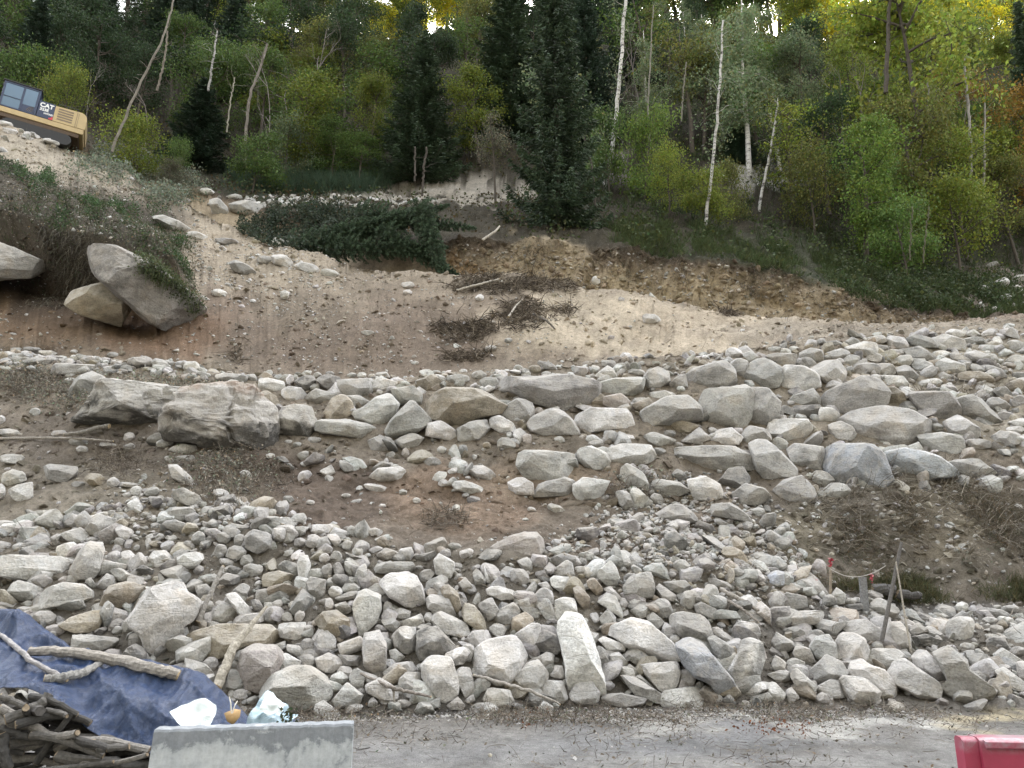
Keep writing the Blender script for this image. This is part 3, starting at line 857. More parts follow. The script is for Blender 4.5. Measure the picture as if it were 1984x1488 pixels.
w 460,1060 560,1020 680,1070 660,1160 500,1160
w 140,1060 220,1020 340,1080 330,1110 200,1150 130,1150
e g 400,1090 140 120 0
e w 640,1210 140 90 0
e g 690,1160 130 90 0
w 720,1200 760,1130 840,1170 830,1280 770,1300
w 590,1390 700,1250 820,1340 800,1410 620,1430|pyramid-like pale rock at the road edge right of the biggest rounded one~pyramid-like rock
w 440,1420 520,1390 660,1480 640,1500 480,1500
w 690,1440 740,1400 830,1420 800,1460 690,1480
w 870,1390 900,1355 950,1400 930,1440 870,1430
e w 1150,1405 130 60 0
w 1280,1420 1420,1360 1430,1430 1330,1450
w 1480,1420 1560,1360 1620,1420 1600,1450 1500,1450
w 1620,1370 1690,1330 1700,1380 1640,1410
w 1760,1360 1800,1290 1960,1310 2000,1400 1960,1450 1800,1440|pale low boulder on the road edge below the brightest white one~pale road-edge boulder
e w 1740,1260 160 100 0
e g 1750,1170 140 70 0
e g 1880,1230 140 80 0
e w 1815,1450 100 70 0
e g 1220,1340 120 50 0
e w 1640,1010 110 160 0
T 992 1012 4
p 0,110 100,80 200,80 250,130 260,210 200,280 100,250 0,230 -120,200 -160,190|isolated dusty boulder at the very top of the middle rubble~isolated rubble-top boulder
W 360,830 440,720 540,730 590,830 660,1000 700,1200 700,1350 440,1340 430,1210 410,1050|tall upright pillar-shaped pale block leaning in the rubble~upright pillar
w 450,1330 500,1260 620,1240 680,1320 650,1410 550,1420 460,1370|rounded stone propped against the foot of the upright pillar~stone at the pillar's foot
w 10,880 150,790 220,790 220,880 180,950 120,1010 60,930
w 180,1060 270,1010 330,1030 320,1130 280,1150
w 10,1210 120,1100 200,1070 280,1170 270,1240 170,1300 60,1250
w 200,1310 250,1230 400,1240 430,1340 410,1395 280,1370
w 290,1180 340,1110 390,1120 410,1210 310,1200
e d 270,940 260 170 0
g 40,300 120,270 160,320 150,390 90,370
e g 190,320 70 50 0
g 170,390 260,370 290,430 220,450
w 300,380 420,300 470,310 480,440 400,440
w 300,440 330,420 460,430 450,560 380,540 310,490
e g 60,420 150 130 20
g 90,560 160,460 200,470 170,580 110,620
w 170,580 230,510 310,540 320,640 290,710 200,700
w 200,480 270,460 330,540 240,510
w 330,610 400,590 480,600 510,690 420,760 360,780 330,700
w -20,560 40,540 130,610 120,650 20,620
e w 10,670 80 100 0
n 0,740 100,700 170,750 150,800 0,870
e w 150,700 180 80 20
n 470,520 520,490 600,580 600,650 560,680 490,590
w 660,380 770,290 810,360 830,430 800,490 740,490 670,430|diamond-shaped pale rock high in the middle of the rubble~diamond-shaped rock
n 580,450 640,430 700,510 700,570 650,560 590,500
e w 600,390 90 100 0
e w 530,370 110 60 0
g 870,500 930,420 1080,385 1100,500 1080,610 1000,590 880,570|squarish rock with pale top and brown face~brown-faced squarish rock
w 670,620 740,560 800,570 850,680 850,740 790,700
w 700,510 770,500 860,600 840,620 760,560
e g 860,625 80 90 0
g 670,750 750,670 810,750 800,790 700,800
w 910,620 970,580 1040,600 1030,640 920,660
w 910,690 990,640 1080,650 1060,720 980,750
g 1110,520 1150,480 1290,580 1280,610 1150,600
g 1180,460 1340,450 1380,500 1310,560 1210,520
g 1300,640 1340,540 1430,530 1430,620 1380,670
e g 1160,660 180 150 30
w 1040,730 1100,700 1180,770 1140,830 1080,790
w 700,850 860,790 950,760 1060,780 1150,860 1290,980 1280,1060 1150,1060 1000,1010 880,960 820,900|broad flat slab with a ragged lower edge right of the pillar~broad ragged slab
w 670,910 720,890 900,960 870,1000 750,1000
g 880,1050 900,980 1000,980 1080,1070 1080,1110 980,1110
w 760,1030 830,1010 890,1080 840,1160 780,1100
g 850,1150 910,1100 990,1160 960,1190
n 700,790 820,780 820,880 740,890 690,860
w 610,830 660,900 660,940 620,930
g 650,960 720,980 755,1080 740,1140 690,1130 660,1030
w 980,1120 1100,1100 1280,1090 1300,1180 1280,1280 1170,1310 1060,1230
w 850,1200 930,1190 1160,1330 1140,1400 960,1340
w 700,1340 850,1330 1050,1370 1060,1400 870,1430 700,1400
w 1140,1370 1200,1310 1440,1280 1490,1340 1480,1420 1300,1440 1180,1430|wide flat-bottomed white rock on the road edge~wide flat-bottomed rock
w 1490,1350 1600,1330 1650,1390 1560,1420 1480,1400
w 1270,1170 1380,1140 1420,1210 1400,1270 1290,1270
g 1230,740 1290,700 1440,710 1520,770 1540,900 1500,940 1340,920 1240,800|large dusty grey boulder above the long bluish one~large dusty boulder
w 1160,850 1190,780 1300,840 1280,890 1190,890
e w 1270,905 90 60 0
g 1540,840 1590,810 1740,920 1740,960 1680,960 1550,880
g 1530,900 1590,890 1720,980 1720,1070 1660,1130 1580,1060
b 1300,960 1400,910 1500,960 1570,1060 1680,1200 1720,1340 1690,1390 1560,1310 1530,1240 1420,1190 1330,1100 1300,1040|long bluish-white boulder sloping down to the road~long bluish boulder
g 1670,1150 1760,1030 1790,940 1870,910 1960,960 1950,1080 1870,1250 1800,1290 1720,1240|grey upright oval boulder with white splashes~white-splashed oval boulder
g 1470,560 1520,480 1590,500 1600,560 1590,650 1480,610
g 1420,640 1470,620 1590,680 1560,750 1430,700
g 1700,850 1760,770 1900,790 1920,860 1880,910 1750,910
g 1690,750 1720,710 1760,750 1720,820
g 1480,440 1560,430 1700,480 1700,520 1560,500
e g 1740,390 130 70 0
e g 1310,340 130 90 0
e n 1720,260 200 110 20
w 1850,640 1940,620 2000,680 1990,790 1920,740
e w 1810,710 130 60 0
w 1790,1340 1900,1250 2000,1230 1990,1290 1860,1350
e w 1810,1410 90 60 0
w 200,1440 250,1390 320,1430 310,1470 230,1480
e w 150,1370 60 40 0
T 1488 1012 4
b 0,400 60,370 120,390 120,480 50,490 0,470
g 110,580 160,550 290,580 290,650 200,685 120,650
w 390,560 430,530 465,590 440,630
w 470,600 540,510 600,560 580,630 500,640|pale rock beside the thin stake with the red tape~pale rock by the stake
w 480,660 530,640 570,670 540,700
e w 690,600 70 40 0
e w 640,610 90 50 0
d 600,640 720,630 740,670 660,690
g 590,650 670,710 620,720
w 20,740 50,680 180,700 300,690 430,690 430,740 330,790 180,790 60,820|long flat slab with an overhanging brown right end~long overhanging slab
g 340,780 420,750 560,780 620,770 500,880 430,850
g 590,820 660,770 760,755 850,830 850,900 760,930 700,880|grey-tan lens-shaped boulder left of the leaning post~lens-shaped boulder
w 900,880 960,780 1040,780 1090,870 1080,980 1000,995 910,950|pale upright rock with two grooves right of the leaning post~grooved upright rock
g 1100,830 1170,780 1240,840 1120,880
d 1120,890 1230,870 1330,920 1300,950 1150,970
g 120,830 230,810 290,860 280,900 200,910
g 40,920 80,860 190,930 190,980 100,1020 40,990
g 290,850 400,830 440,880 300,890
w 330,960 370,900 480,880 520,950 520,1050 420,1070 340,1030
W 530,950 600,860 680,870 750,910 770,1000 740,1060 640,1130 560,1080|bright white boulder with a mossy lower corner~mossy-cornered white boulder
g 200,1020 240,950 330,990 360,1080 250,1100
w 30,1100 70,1030 140,1090 120,1150 40,1150
w 150,1080 210,1050 280,1080 280,1140 160,1140
g 310,1170 470,1040 560,1090 610,1170 560,1210 400,1250 330,1210|dark blue-grey rock between white ones near the road~dark blue-grey rock
w 180,1180 240,1140 370,1270 330,1330 250,1340|narrow slanting block with a sharp upper edge~narrow slanting block
w 0,1180 100,1150 170,1160 160,1220 80,1240
w 0,1260 60,1240 130,1330 100,1390 0,1390
w 140,1310 190,1280 240,1360 160,1400
w 360,1290 500,1220 580,1230 580,1350 480,1360 370,1310
w 560,1250 620,1190 760,1210 860,1320 830,1370 720,1410 600,1370|pale block nearest the pale dust streak on the road~pale block by the dust streak
w 640,1180 680,1100 760,1070 810,1120 900,1150 980,1270 960,1340 870,1350 790,1250 700,1210|large pale hump-backed boulder near the road~hump-backed boulder
w 360,1360 420,1320 480,1350 470,1400 370,1400
w 780,1020 850,980 1000,990 1070,1040 1000,1110 920,1150 820,1100
w 930,1180 1000,1100 1100,1080 1290,1240 1320,1310 1250,1380 1150,1350 1000,1260|long diagonal boulder with a rusty hollow~long diagonal boulder
w 1150,1050 1200,1000 1260,1010 1390,1190 1380,1260 1310,1260 1160,1110|smooth finger-shaped stone slanting right of the diagonal boulder~finger-shaped stone
g 1330,1010 1350,970 1450,970 1560,1090 1560,1150 1700,1290 1640,1370 1400,1370 1320,1300 1400,1220 1380,1150|broad smooth grey boulder at the lower right foot of the slope~broad smooth grey boulder
g 1560,1010 1700,1030 1700,1120 1580,1130
g 1570,1150 1700,1180 1720,1220 1620,1200
w 1700,1060 1790,1050 1800,1090 1730,1120
w 1770,1030 1840,975 1970,1090 1940,1130 1820,1090
g 1790,1160 1860,1130 1970,1240 1960,1310 1870,1290|dark rounded rock nearest the right edge at the road~dark right-edge rock
e w 2000,1150 140 160 0
e g 1760,1250 100 80 0
e g 1550,960 110 50 0
e w 1720,760 110 50 0
e w 1860,760 80 60 0
e w 1500,660 100 80 0
e g 1770,830 90 80 0
e g 1750,700 220 70 10
e w 1960,770 90 50 0
e w 1810,880 80 30 30
e g 1880,670 120 60 0
T 0 0 1
m 198,477 240,484 300,515 363,571 384,598 378,612 322,640 285,618 240,575 192,524 188,500|great overhanging boulder jutting from the left bank~overhanging boulder
n 150,565 200,550 245,580 245,600 225,632 160,608 138,590|tan boulder tucked in shade under the overhanging boulder~tan tucked boulder
m -60,455 0,472 30,487 70,508 75,522 40,538 -60,540|flat jutting slab at the left edge beneath hanging roots~jutting edge slab
w 300,420 320,417 345,428 368,445 355,453 320,440|bright flat slab on the sandy upper slope~bright slope slab
e w 380,457 40 16 10
e w 548,471 50 14 15
e g 440,468 50 14 5
e w 547,505 50 22 25
e w 597,520 50 20 12
e w 638,529 34 16 8
e g 513,503 30 18 0
e g 470,520 55 26 30
e w 425,567 30 16 5
e w 394,578 18 10 10
e w 552,573 18 26 0
w 408,388 425,384 442,405 436,418 412,416
g 445,395 480,388 512,400 508,415 480,420 450,412|big pale rock in the row along the upper track~upper track rock
e w 790,552 26 14 0
e w 790,566 20 10 0
e w 1262,617 36 18 0
e w 712,645 26 12 0
e w 930,577 18 14 0
e w 1155,545 18 22 0
e w 400,372 30 14 0
e w 455,382 30 12 0
e w 530,392 24 12 0
e w 555,398 26 14 0
e w 590,396 26 12 0
e w 625,393 28 12 0
e w 660,392 28 10 0
e g 985,660 20 10 0
e g 950,675 26 14 -15
e w 1910,562 30 18 0
e w 1940,550 30 20 -20
e w 1965,562 34 22 0
e w 1975,540 30 16 -20
e w 1905,578 30 14 0
e w 1945,578 30 18 0
e g 1925,515 26 16 0
e w 1792,530 14 12 0
e w 60,262 30 10 20
e w 20,255 26 12 10
e w 100,275 30 10 20
e w 10,240 30 10 10
e w 0,290 30 10 10
"""
# ---------------------------------------------------------------- rocks
def ico(n):
    import bmesh
    bm = bmesh.new(); bmesh.ops.create_icosphere(bm, subdivisions=n, radius=1)
    v = np.array([x.co[:] for x in bm.verts]); f = np.array([[q.index for q in p.verts] for p in bm.faces]); bm.free(); return v, f
ICO = {n: ico(n) for n in (1, 2, 3, 4, 5)}
TONE = {'w': (.57, .56, .545), 'W': (.76, .755, .745), 'g': (.39, .383, .37), 'd': (.20, .195, .187), 'm': (.29, .28, .262), 'e': (.27, .215, .16), 'f': (.20, .165, .125), 'b': (.40, .42, .455), 'n': (.36, .32, .26), 'p': (.42, .385, .365)}
def rock_shape(poly, thick, rs_, lvl, facet=1.0):
    """poly: (n,2) outline in metres around 0 (x right, y up); z toward the viewer side"""
    v, f = ICO[lvl]; r = np.random.RandomState(rs_)
    th = np.arctan2(v[:, 1], v[:, 0])
    # radial outline by ray / edge intersection
    P = poly; Q = np.roll(P, -1, 0); ct, st = np.cos(th), np.sin(th)
    rad = np.zeros(len(v))
    for a, b in zip(P, Q):
        e = b-a; den = ct*e[1]-st*e[0]
        with np.errstate(divide='ignore', invalid='ignore'):
            t = (a[0]*e[1]-a[1]*e[0])/den; s = (a[0]*st-a[1]*ct)/den
        ok = (t > 0) & (s >= -.001) & (s <= 1.001) & np.isfinite(t)
        rad = np.where(ok & (t > rad), t, rad)
    rho = np.sqrt(v[:, 0]**2+v[:, 1]**2)
    k = rho**.72
    p = np.stack([ct*rad*k, st*rad*k, np.sign(v[:, 2])*np.abs(v[:, 2])**.85*thick], 1)
    ext = np.array([np.abs(P[:, 0]).max(), np.abs(P[:, 1]).max(), thick])
    # facets
    n_f = r.randint(9, 15)
    for i in range(n_f):
        if i == 0: n = np.array([r.uniform(-.25, .25), .62, .8])
        elif i == 1: n = np.array([r.uniform(-.3, .3), -.55, .85])
        elif i == 2: n = np.array([r.uniform(-.9, .9), r.uniform(-.2, .2), 1.0])
        else: n = r.normal(size=3); n[2] = abs(n[2])*.8 if r.rand() < .75 else -abs(n[2])
        n /= np.linalg.norm(n)
        sup = (p@n).max(); edge = abs(n[2])
        dd = sup*(1-facet*(.09+.30*edge*r.uniform(.4, 1.0)))
        over = np.clip(p@n-dd, 0, None)
        p = p-np.outer(over*.985, n)
    sz = ext.mean()
    q = p/sz+r.uniform(-50, 50, 3)
    nr = p/(np.linalg.norm(p, axis=1)[:, None]+1e-9)
    p = p+nr*(sz*(.04*fbm(q, 1.3, 3, 3)+(.022*fbm(q*np.array([1, 1, 1]), 4.5, 3, 5) if lvl >= 3 else 0)))[:, None]
    if lvl >= 4:
        led = fbm(q*np.array([.5, 2.2, .5]), 2.2, 3, 8); p = p+nr*(sz*.035*np.round(led*4)/4)[:, None]
    return p, f
def parse_rocks(txt):
    out = []; ox = oy = 0; sc = 4
    for line in txt.strip().splitlines():
        line = line.strip()
        if not line: continue
        if line.startswith('T'): _, ox, oy, sc = line.split(); ox, oy, sc = int(ox), int(oy), float(sc); continue
        body, _, lab = line.partition('|'); tok = body.split()
        if tok[0] == 'e':
            tone = tok[1]; x, y, w_, h_, a = map(float, ' '.join(tok[2:]).replace(',', ' ').split()); a = R(a); pts = []
            r = random.Random(int(x*7+y*13+w_)); n = r.randint(7, 9); ph = r.uniform(0, 6)
            for k in range(n):
                t = 2*math.pi*k/n+ph+r.uniform(-.25, .25); q = r.uniform(.86, 1.12)*.5
                ex, ey = math.cos(t)*w_*q, math.sin(t)*h_*q
                pts.append((x+ex*math.cos(a)-ey*math.sin(a), y+ex*math.sin(a)+ey*math.cos(a)))
        else:
            tone = tok[0]; pts = [tuple(map(float, q.split(','))) for q in tok[1:]]
        pts = np.array(pts)/sc+np.array([ox, oy])
        x0, y0 = pts.min(0); x1, y1 = pts.max(0)
        A = abs(.5*np.sum(pts[:, 0]*np.roll(pts[:, 1], -1)-pts[:, 1]*np.roll(pts[:, 0], -1)))
        # area centroid
        cr = pts[:, 0]*np.roll(pts[:, 1], -1)-np.roll(pts[:, 0], -1)*pts[:, 1]
        cx = ((pts[:, 0]+np.roll(pts[:, 0], -1))*cr).sum()/(3*cr.sum()); cy = ((pts[:, 1]+np.roll(pts[:, 1], -1))*cr).sum()/(3*cr.sum())
        out.append(dict(tone=tone, pts=pts, c=(cx, cy), area=A, box=(x0, y0, x1, y1), lab=lab))
    return out
rocks = parse_rocks(ROCKS)
rocks.sort(key=lambda r: -r['area'])
for i, r in enumerate(rocks): r['i'] = i
small = MB(); occ = []
NIND = 292
# landmarks for labels
marks = [r for r in rocks if r['lab']]
for r in marks: r['lab'], _, r['short'] = r['lab'].partition('~')
TW = {'w': 'pale', 'W': 'white', 'g': 'grey', 'd': 'dark grey', 'b': 'bluish', 'n': 'brownish', 'p': 'pinkish', 'm': 'grey-brown'}
ORD = ['nearest', 'second nearest', 'third nearest', 'fourth nearest', 'fifth nearest', 'sixth nearest', 'seventh nearest', 'eighth nearest', 'ninth nearest', 'tenth nearest']
def shape_word(r):
    x0, y0, x1, y1 = r['box']; a = (x1-x0)/(y1-y0+1e-6); fill = r['area']/((x1-x0)*(y1-y0)+1e-6)
    s = 'flat' if a > 1.9 else 'tall narrow' if a < .7 else 'squarish' if fill > .8 else 'rounded' if fill > .72 else 'angular'
    return s
inds = [r for r in rocks if r['area'] > 0][:]
ind_set = set(r['i'] for r in rocks[:NIND]) | set(r['i'] for r in marks)
buckets = {}
for r in rocks:
    if r['i'] in ind_set and not r['lab']:
        m = min(marks, key=lambda q: math.hypot(q['c'][0]-r['c'][0], 1.2*(q['c'][1]-r['c'][1])))
        dx, dy = r['c'][0]-m['c'][0], r['c'][1]-m['c'][1]
        d8 = ['to the right of', 'to the lower right of', 'below', 'to the lower left of', 'to the left of', 'to the upper left of', 'above', 'to the upper right of'][int(round(math.degrees(math.atan2(dy, dx))/45)) % 8]
        buckets.setdefault((m['short'], d8), []).append((math.hypot(dx, dy), r))
for (short, d8), L in buckets.items():
    L.sort(key=lambda q: q[0])
    for k, (d, r) in enumerate(L):
        rank = '' if len(L) == 1 else ', '+ORD[min(k, 9)]+' there'
        r['lab'] = f"{TW[r['tone']]} {shape_word(r)} rock {d8} the {r['short'] if 'short' in r else short}{rank}"
def place_rock(r, lift=0.0):
    x0, y0, x1, y1 = r['box']; cx, cy = r['c']; H = y1-y0; W_ = x1-x0
    pya = min(cy+.30*H, y1-2)
    g = ground(cx, pya, r.get('smin', 0))
    if g is None: g = ground(cx, cy)
    if g is None: return None
    P, s = g
    Yc = P[1]
    q0 = at(cx, cy, Yc); x, dy, dz = ray(cx, cy); d = np.array([x, dy, dz]); t = q0[1]/dy
    mpp = t/F        # metres per photo pixel at that place
    if r['lab'] and ('overhanging boulder' in r['lab'] or 'jutting' in r['lab']) and r['c'][1] < 640 and r['c'][0] < 400: t -= 1.3 if 'tan' in r['lab'] else 2.0; mpp = t/F
    thick = mpp*min(W_, H)*r.get('th', .62)+mpp*.08*(W_+H)/2
    fl = d/np.linalg.norm(d); right = np.array([1., 0, 0]); right -= fl*(right@fl); right /= np.linalg.norm(right); up = np.cross(right, fl)
    if up[2] < 0: up = -up
    poly = (r['pts']-np.array([cx, cy]))*np.array([1, -1])*mpp
    poly = poly*(1.19 if s > 3 and s < 4.5 else 1.09)
    if np.sum(poly[:, 0]*np.roll(poly[:, 1], -1)-poly[:, 1]*np.roll(poly[:, 0], -1)) < 0: poly = poly[::-1]
    big_ = W_ > 60 or H > 60
    lvl = 5 if W_ > 130 else 4 if W_ > 34 else 3 if W_ > 22 else 2
    p, f = rock_shape(poly, thick, r['i']*7+3, lvl, r.get('facet', 1.0))
    back = p[:, 2] < 0; p[back, 2] *= 1.5
    B = np.stack([right, up, -fl], 1)
    wp = p@B.T
    if r['lab'] and 'fractured' in r['lab'] and 'slab' not in r['lab']:
        s_ = thick; n_ = wp/(np.linalg.norm(wp, axis=1)[:, None]); L1 = fbm(wp*np.array([.35, .35, 1.6])+7, 1.6, 4, 60, .6)
        wp = wp+n_*(s_*.11*(np.round(L1*5)/5)+s_*.04*fbm(wp, 3.5, 4, 66, .65))[:, None]
        cl = 1-np.clip(np.abs(fbm(wp*np.array([1.6, 1, .35]), .8, 3, 71))*14, 0, 1); wp = wp-n_*(cl*s_*.14)[:, None]
    c0 = np.array([0, 0, CAMH])+d*t+fl*thick*(.08 if 3 < s < 4.5 else -.10)
    c0[2] += 0
    rr = np.random.RandomState(r['i']); tone = np.array(TONE[r['tone']])*(1+rr.uniform(-.24, .16))*(1+rr.uniform(-.012, .012, 3))*np.array([1.0, .992, .975])
    return wp, f, c0, tone, lvl
cntr = 0; PLACED = {}
def stain(r, wp):
    c = np.ones((len(wp), 3))
    if 'fractured' in r['lab'] and 'slab' not in r['lab']:
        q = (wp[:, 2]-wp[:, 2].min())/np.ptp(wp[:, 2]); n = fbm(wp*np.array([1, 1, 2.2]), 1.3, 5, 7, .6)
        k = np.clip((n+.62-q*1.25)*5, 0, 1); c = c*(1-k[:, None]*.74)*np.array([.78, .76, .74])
        if 'right' in r['lab']:
            k2 = np.clip((q-.74+.25*fbm(wp, 1.2, 4, 8))*9, 0, 1)[:, None]; c = c*(1-k2)+np.array([.52, .40, .33])*k2
    elif 'speckled' in r['lab'] or 'splash' in r['lab']:
        k = np.clip(fbm(wp, 5, 4, 9)*6, 0, 1)[:, None]; c = c*(1+k*.9)
    elif 'mossy' in r['lab']:
        x = (wp[:, 0]-wp[:, 0].min())/np.ptp(wp[:, 0]); q = (wp[:, 2]-wp[:, 2].min())/np.ptp(wp[:, 2]); k = np.clip((x-q-.25+.5*fbm(wp, 3, 3, 4))*5, 0, 1)[:, None]; c = c*(1-k)+np.array([.3, .3, .16])*k
    elif 'overhanging boulder' in r['lab'] and 'great' in r['lab']:
        x = (wp[:, 0]-wp[:, 0].min())/np.ptp(wp[:, 0]); k = np.clip(fbm(wp, 1.2, 4, 4)*3, 0, 1)[:, None]; c = c*(1-k*.35)
    return c
for r in rocks:
    q = place_rock(r)
    if q is None: print('no ground', r['c']); continue
    wp, f, c0, tone, lvl = q
    occ.append((r['c'][0], r['c'][1], (r['box'][2]-r['box'][0])/2, (r['box'][3]-r['box'][1])/2))
    if r['i'] in ind_set:
        PLACED[r['lab']] = (c0, wp)
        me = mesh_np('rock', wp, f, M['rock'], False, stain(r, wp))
        o = obj('rock', me, None, V(c0)); o.color = (*[float(c) for c in tone], 1)
        tag(o, r['lab'], 'rock', 'rocks of the collapsed slope and its stone walls'); cntr += 1
    else:
        small.add(wp+c0, f, tone)
if small.v: tag(small.build('small_stones', M['rock']), 'smaller stones wedged between the boulders of slope and walls', 'stones', kind='stuff')
print('rocks', cntr, len(rocks), time.time()-T0)
# ---- loose rubble and gravel
occ = np.array(occ)
lib = {}
for lv, nn in ((1, 8), (2, 10), (3, 16)):
    for k in range(nn):
        r = np.random.RandomState(k+lv*50); n = 8; a = np.arange(n)*2*math.pi/n+r.uniform(-.2, .2, n)
        rad = r.uniform(.8, 1.15, n); poly = np.stack([np.cos(a)*rad, np.sin(a)*rad*r.uniform(.55, 1)], 1)
        v, f = rock_shape(poly, r.uniform(.5, .85), 900+k+lv*50, lv, 1.55)
        lib[(lv, k)] = (v, f)
def rotm(r, tilt=1.0):
    a, b, c = r.uniform(0, 6.28), r.normal()*tilt*.5, r.normal()*tilt*.5
    return np.array((Matrix.Rotation(a, 3, 'Z')@Matrix.Rotation(b, 3, 'X')@Matrix.Rotation(c, 3, 'Y')))
cellP = .25*(G[:-1, :-1]+G[1:, :-1]+G[:-1, 1:]+G[1:, 1:]).reshape(-1, 3)
cellN = NRM.reshape(NR, NC, 3)[:-1, :-1].reshape(-1, 3)
area = np.linalg.norm(np.cross(G[1:, :-1]-G[:-1, :-1], G[:-1, 1:]-G[:-1, :-1]), axis=2).ravel()
cS = np.repeat(rs[:-1], NC-1); cX, cY = proj(cellP); cX = np.nan_to_num(cX, nan=-9e3); cY = np.nan_to_num(cY, nan=-9e3)
inframe = (cX > -150) & (cX < 2130) & (cY > -100) & (cY < 1530)
patchn = fbm(cellP, .9, 3, 123)
cA = (G[:-1, 1:]-G[:-1, :-1]).reshape(-1, 3); cB = (G[1:, :-1]-G[:-1, :-1]).reshape(-1, 3)
colr3 = colr.reshape(NR, NC, 3)[:-1, :-1].reshape(-1, 3)
def jitter_cell(ids, r): return cellP[ids]+cA[ids]*r.uniform(-.5, .5, (len(ids), 1))+cB[ids]*r.uniform(-.5, .5, (len(ids), 1))
def scatter(n, dens, seed):
    wgt = np.clip(dens, 0, None)*area*inframe; wgt = wgt/wgt.sum(); r = np.random.RandomState(seed)
    return r.choice(len(wgt), size=n, p=wgt)
def ell(px, py, rx, ry): return np.clip(1.3-((cX-px)/rx)**2-((cY-py)/ry)**2, 0, 1)
def stones(name, n, dens, size, lv, seed, label, tones, embed=.35, avoid=None, pw=2.2, kind_mat='rock'):
    ids = scatter(n, dens, seed); r = np.random.RandomState(seed+1); mb = MB(); cnt = 0
    nn = sum(1 for q in lib if q[0] == lv)
    PJ = jitter_cell(ids, r)
    for i, P in zip(ids, PJ):
        s = size[0]*(size[1]/size[0])**(r.rand()**pw)
        if avoid is not None:
            m = (np.abs(cX[i]-occ[:, 0]) < occ[:, 2]*avoid) & (np.abs(cY[i]-occ[:, 1]) < occ[:, 3]*avoid)
            if m.any(): continue
        v, f = lib[(lv, r.randint(nn))]
        A = rotm(r)*s*np.array([1, r.uniform(.7, 1.1), r.uniform(.7, 1)])
        t = tones[r.randint(len(tones))]; tone = (colr3[i]*.95 if kind_mat == 'earth' else np.array(TONE[t]))*(1+r.uniform(-.22, .18))*(1+r.uniform(-.03, .03, 3))
        mb.add(v@A.T+P+cellN[i]*s*(.5-embed), f, tone); cnt += 1
    tag(mb.build(name, M[kind_mat]), label, 'stones', kind='stuff'); print(name, cnt, time.time()-T0)
sz = lambda a, b: (cS >= a) & (cS < b)
bandpile = np.interp(cX, [0, 200, 420, 600, 800, 1000, 1250, 1500, 1600, 1700, 1984], [1010, 980, 960, 1000, 1060, 1080, 1000, 1010, 1120, 1170, 1200])
pile = (cY > bandpile) & sz(1.0, 3.0)
stones('rubble', 2100, pile*(1.0), (.08, .42), 3, 5, 'heap of angular rubble filling the gaps between the boulders', 'wgggngd', .36, .5, 1.7)
stones('wall_infill', 900, sz(3, 4.1)*(.3+patchn.clip(0)*1.5)*(cX > 450)+sz(3, 4.1)*(cX > 1500)*.8, (.14, .48), 3, 8, 'loose stones packed between the boulders of the stone wall', 'wwggnd', .38, .62, 1.4)
tops = ((cS > 3.8) & (cS < 4.4) & (cX < 1450))*1.0+ell(350, 700, 450, 26)*sz(3.5, 4.6)*2
stones('terrace_stones', 650, tops, (.12, .34), 3, 9, 'row of loose pale stones along the edge of the terrace', 'wwggn', .25, .5, 1.5)
scree = ell(1330, 1040, 190, 120)*3+ell(1480, 1120, 90, 60)*2+ell(330, 990, 180, 70)+ell(1700, 1200, 280, 40)*.9+ell(1150, 1060, 200, 40)
stones('scree', 2300, scree*sz(1, 3.4), (.05, .15), 2, 11, 'small grey scree spread over the slope above the rubble', 'wgggnd', .3, .7, 1.5)
stones('slope_gravel', 9000, (.25+patchn.clip(0))*sz(1.6, 6.1)*(1+ell(620, 640, 260, 90)*2+ell(550, 520, 200, 70)*2+ell(1000, 640, 100, 60)*2)*(1-.75*ell(1250, 630, 260, 70)), (.03, .13), 1, 13, 'scattered pebbles on the bare earth of the slope', 'wwgnn', .3, None, 2.4)
stones('slope_stones', 800, sz(4.3, 6.0)*(.3+ell(500, 520, 200, 60)*4+ell(250, 400, 150, 80)*2+ell(900, 650, 150, 60)*1.5), (.08, .26), 2, 15, 'flat stones lying on the sandy upper slope', 'wwn', .45, .8, 2)
stones('track_stones', 420, ell(600, 392, 230, 13)*sz(6.5, 9)*3+ell(60, 255, 130, 24)*sz(5.6, 7)*2+ell(1950, 570, 60, 40)*sz(7, 9)*2+ell(1490, 340, 120, 20)*sz(8, 10), (.16, .5), 2, 16, 'pale stones along the upper track below the trees', 'wwg', .3, .5, 1.6)
stones('right_bank_stones', 500, (ell(1780, 1040, 260, 110)+ell(1850, 1190, 160, 30)*2)*sz(1.2, 3.3), (.04, .17), 2, 18, 'stones lying on the brown right bank', 'wggn', .4, .8, 2.2)
stones('bank_clods', 1900, sz(7.05, 7.9)*(cX > 860), (.05, .22), 2, 17, 'clods of ochre earth and pebbles on the cut bank', 'nnnng', .4, None, 2.2)
stones('road_gravel', 5000, (cS < 1.02)*(cY < 1500)*(.06+ell(1000, 1385, 800, 14)*3)*(patchn+.7).clip(0), (.012, .06), 1, 19, 'grit and small pebbles on the grey road surface', 'wgggn', .25, None, 2.6)

stones('earth_clods', 9500, sz(1.8, 6.1)*(.25+patchn.clip(0)*1.5+sz(3, 4.1)*1.2)*(cX > -100), (.05, .24), 2, 23, 'crumbled clods of brown earth on the slope', 'eef', .5, .9, 2.2, 'earth')
stones('rubble_grit', 6500, pile*(.4+patchn.clip(0)), (.02, .09), 2, 27, 'dusty earth and grit caught between the rubble', 'eef', .35, None, 2.0, 'earth')
stones('bank_crumbs', 3500, sz(7.0, 7.95)*(cX > 860)+ell(1800, 1040, 280, 110)*sz(2, 3.3)*.7, (.06, .3), 2, 25, 'crumbled earth on the faces of the cut banks', 'eef', .5, None, 2.2, 'earth')

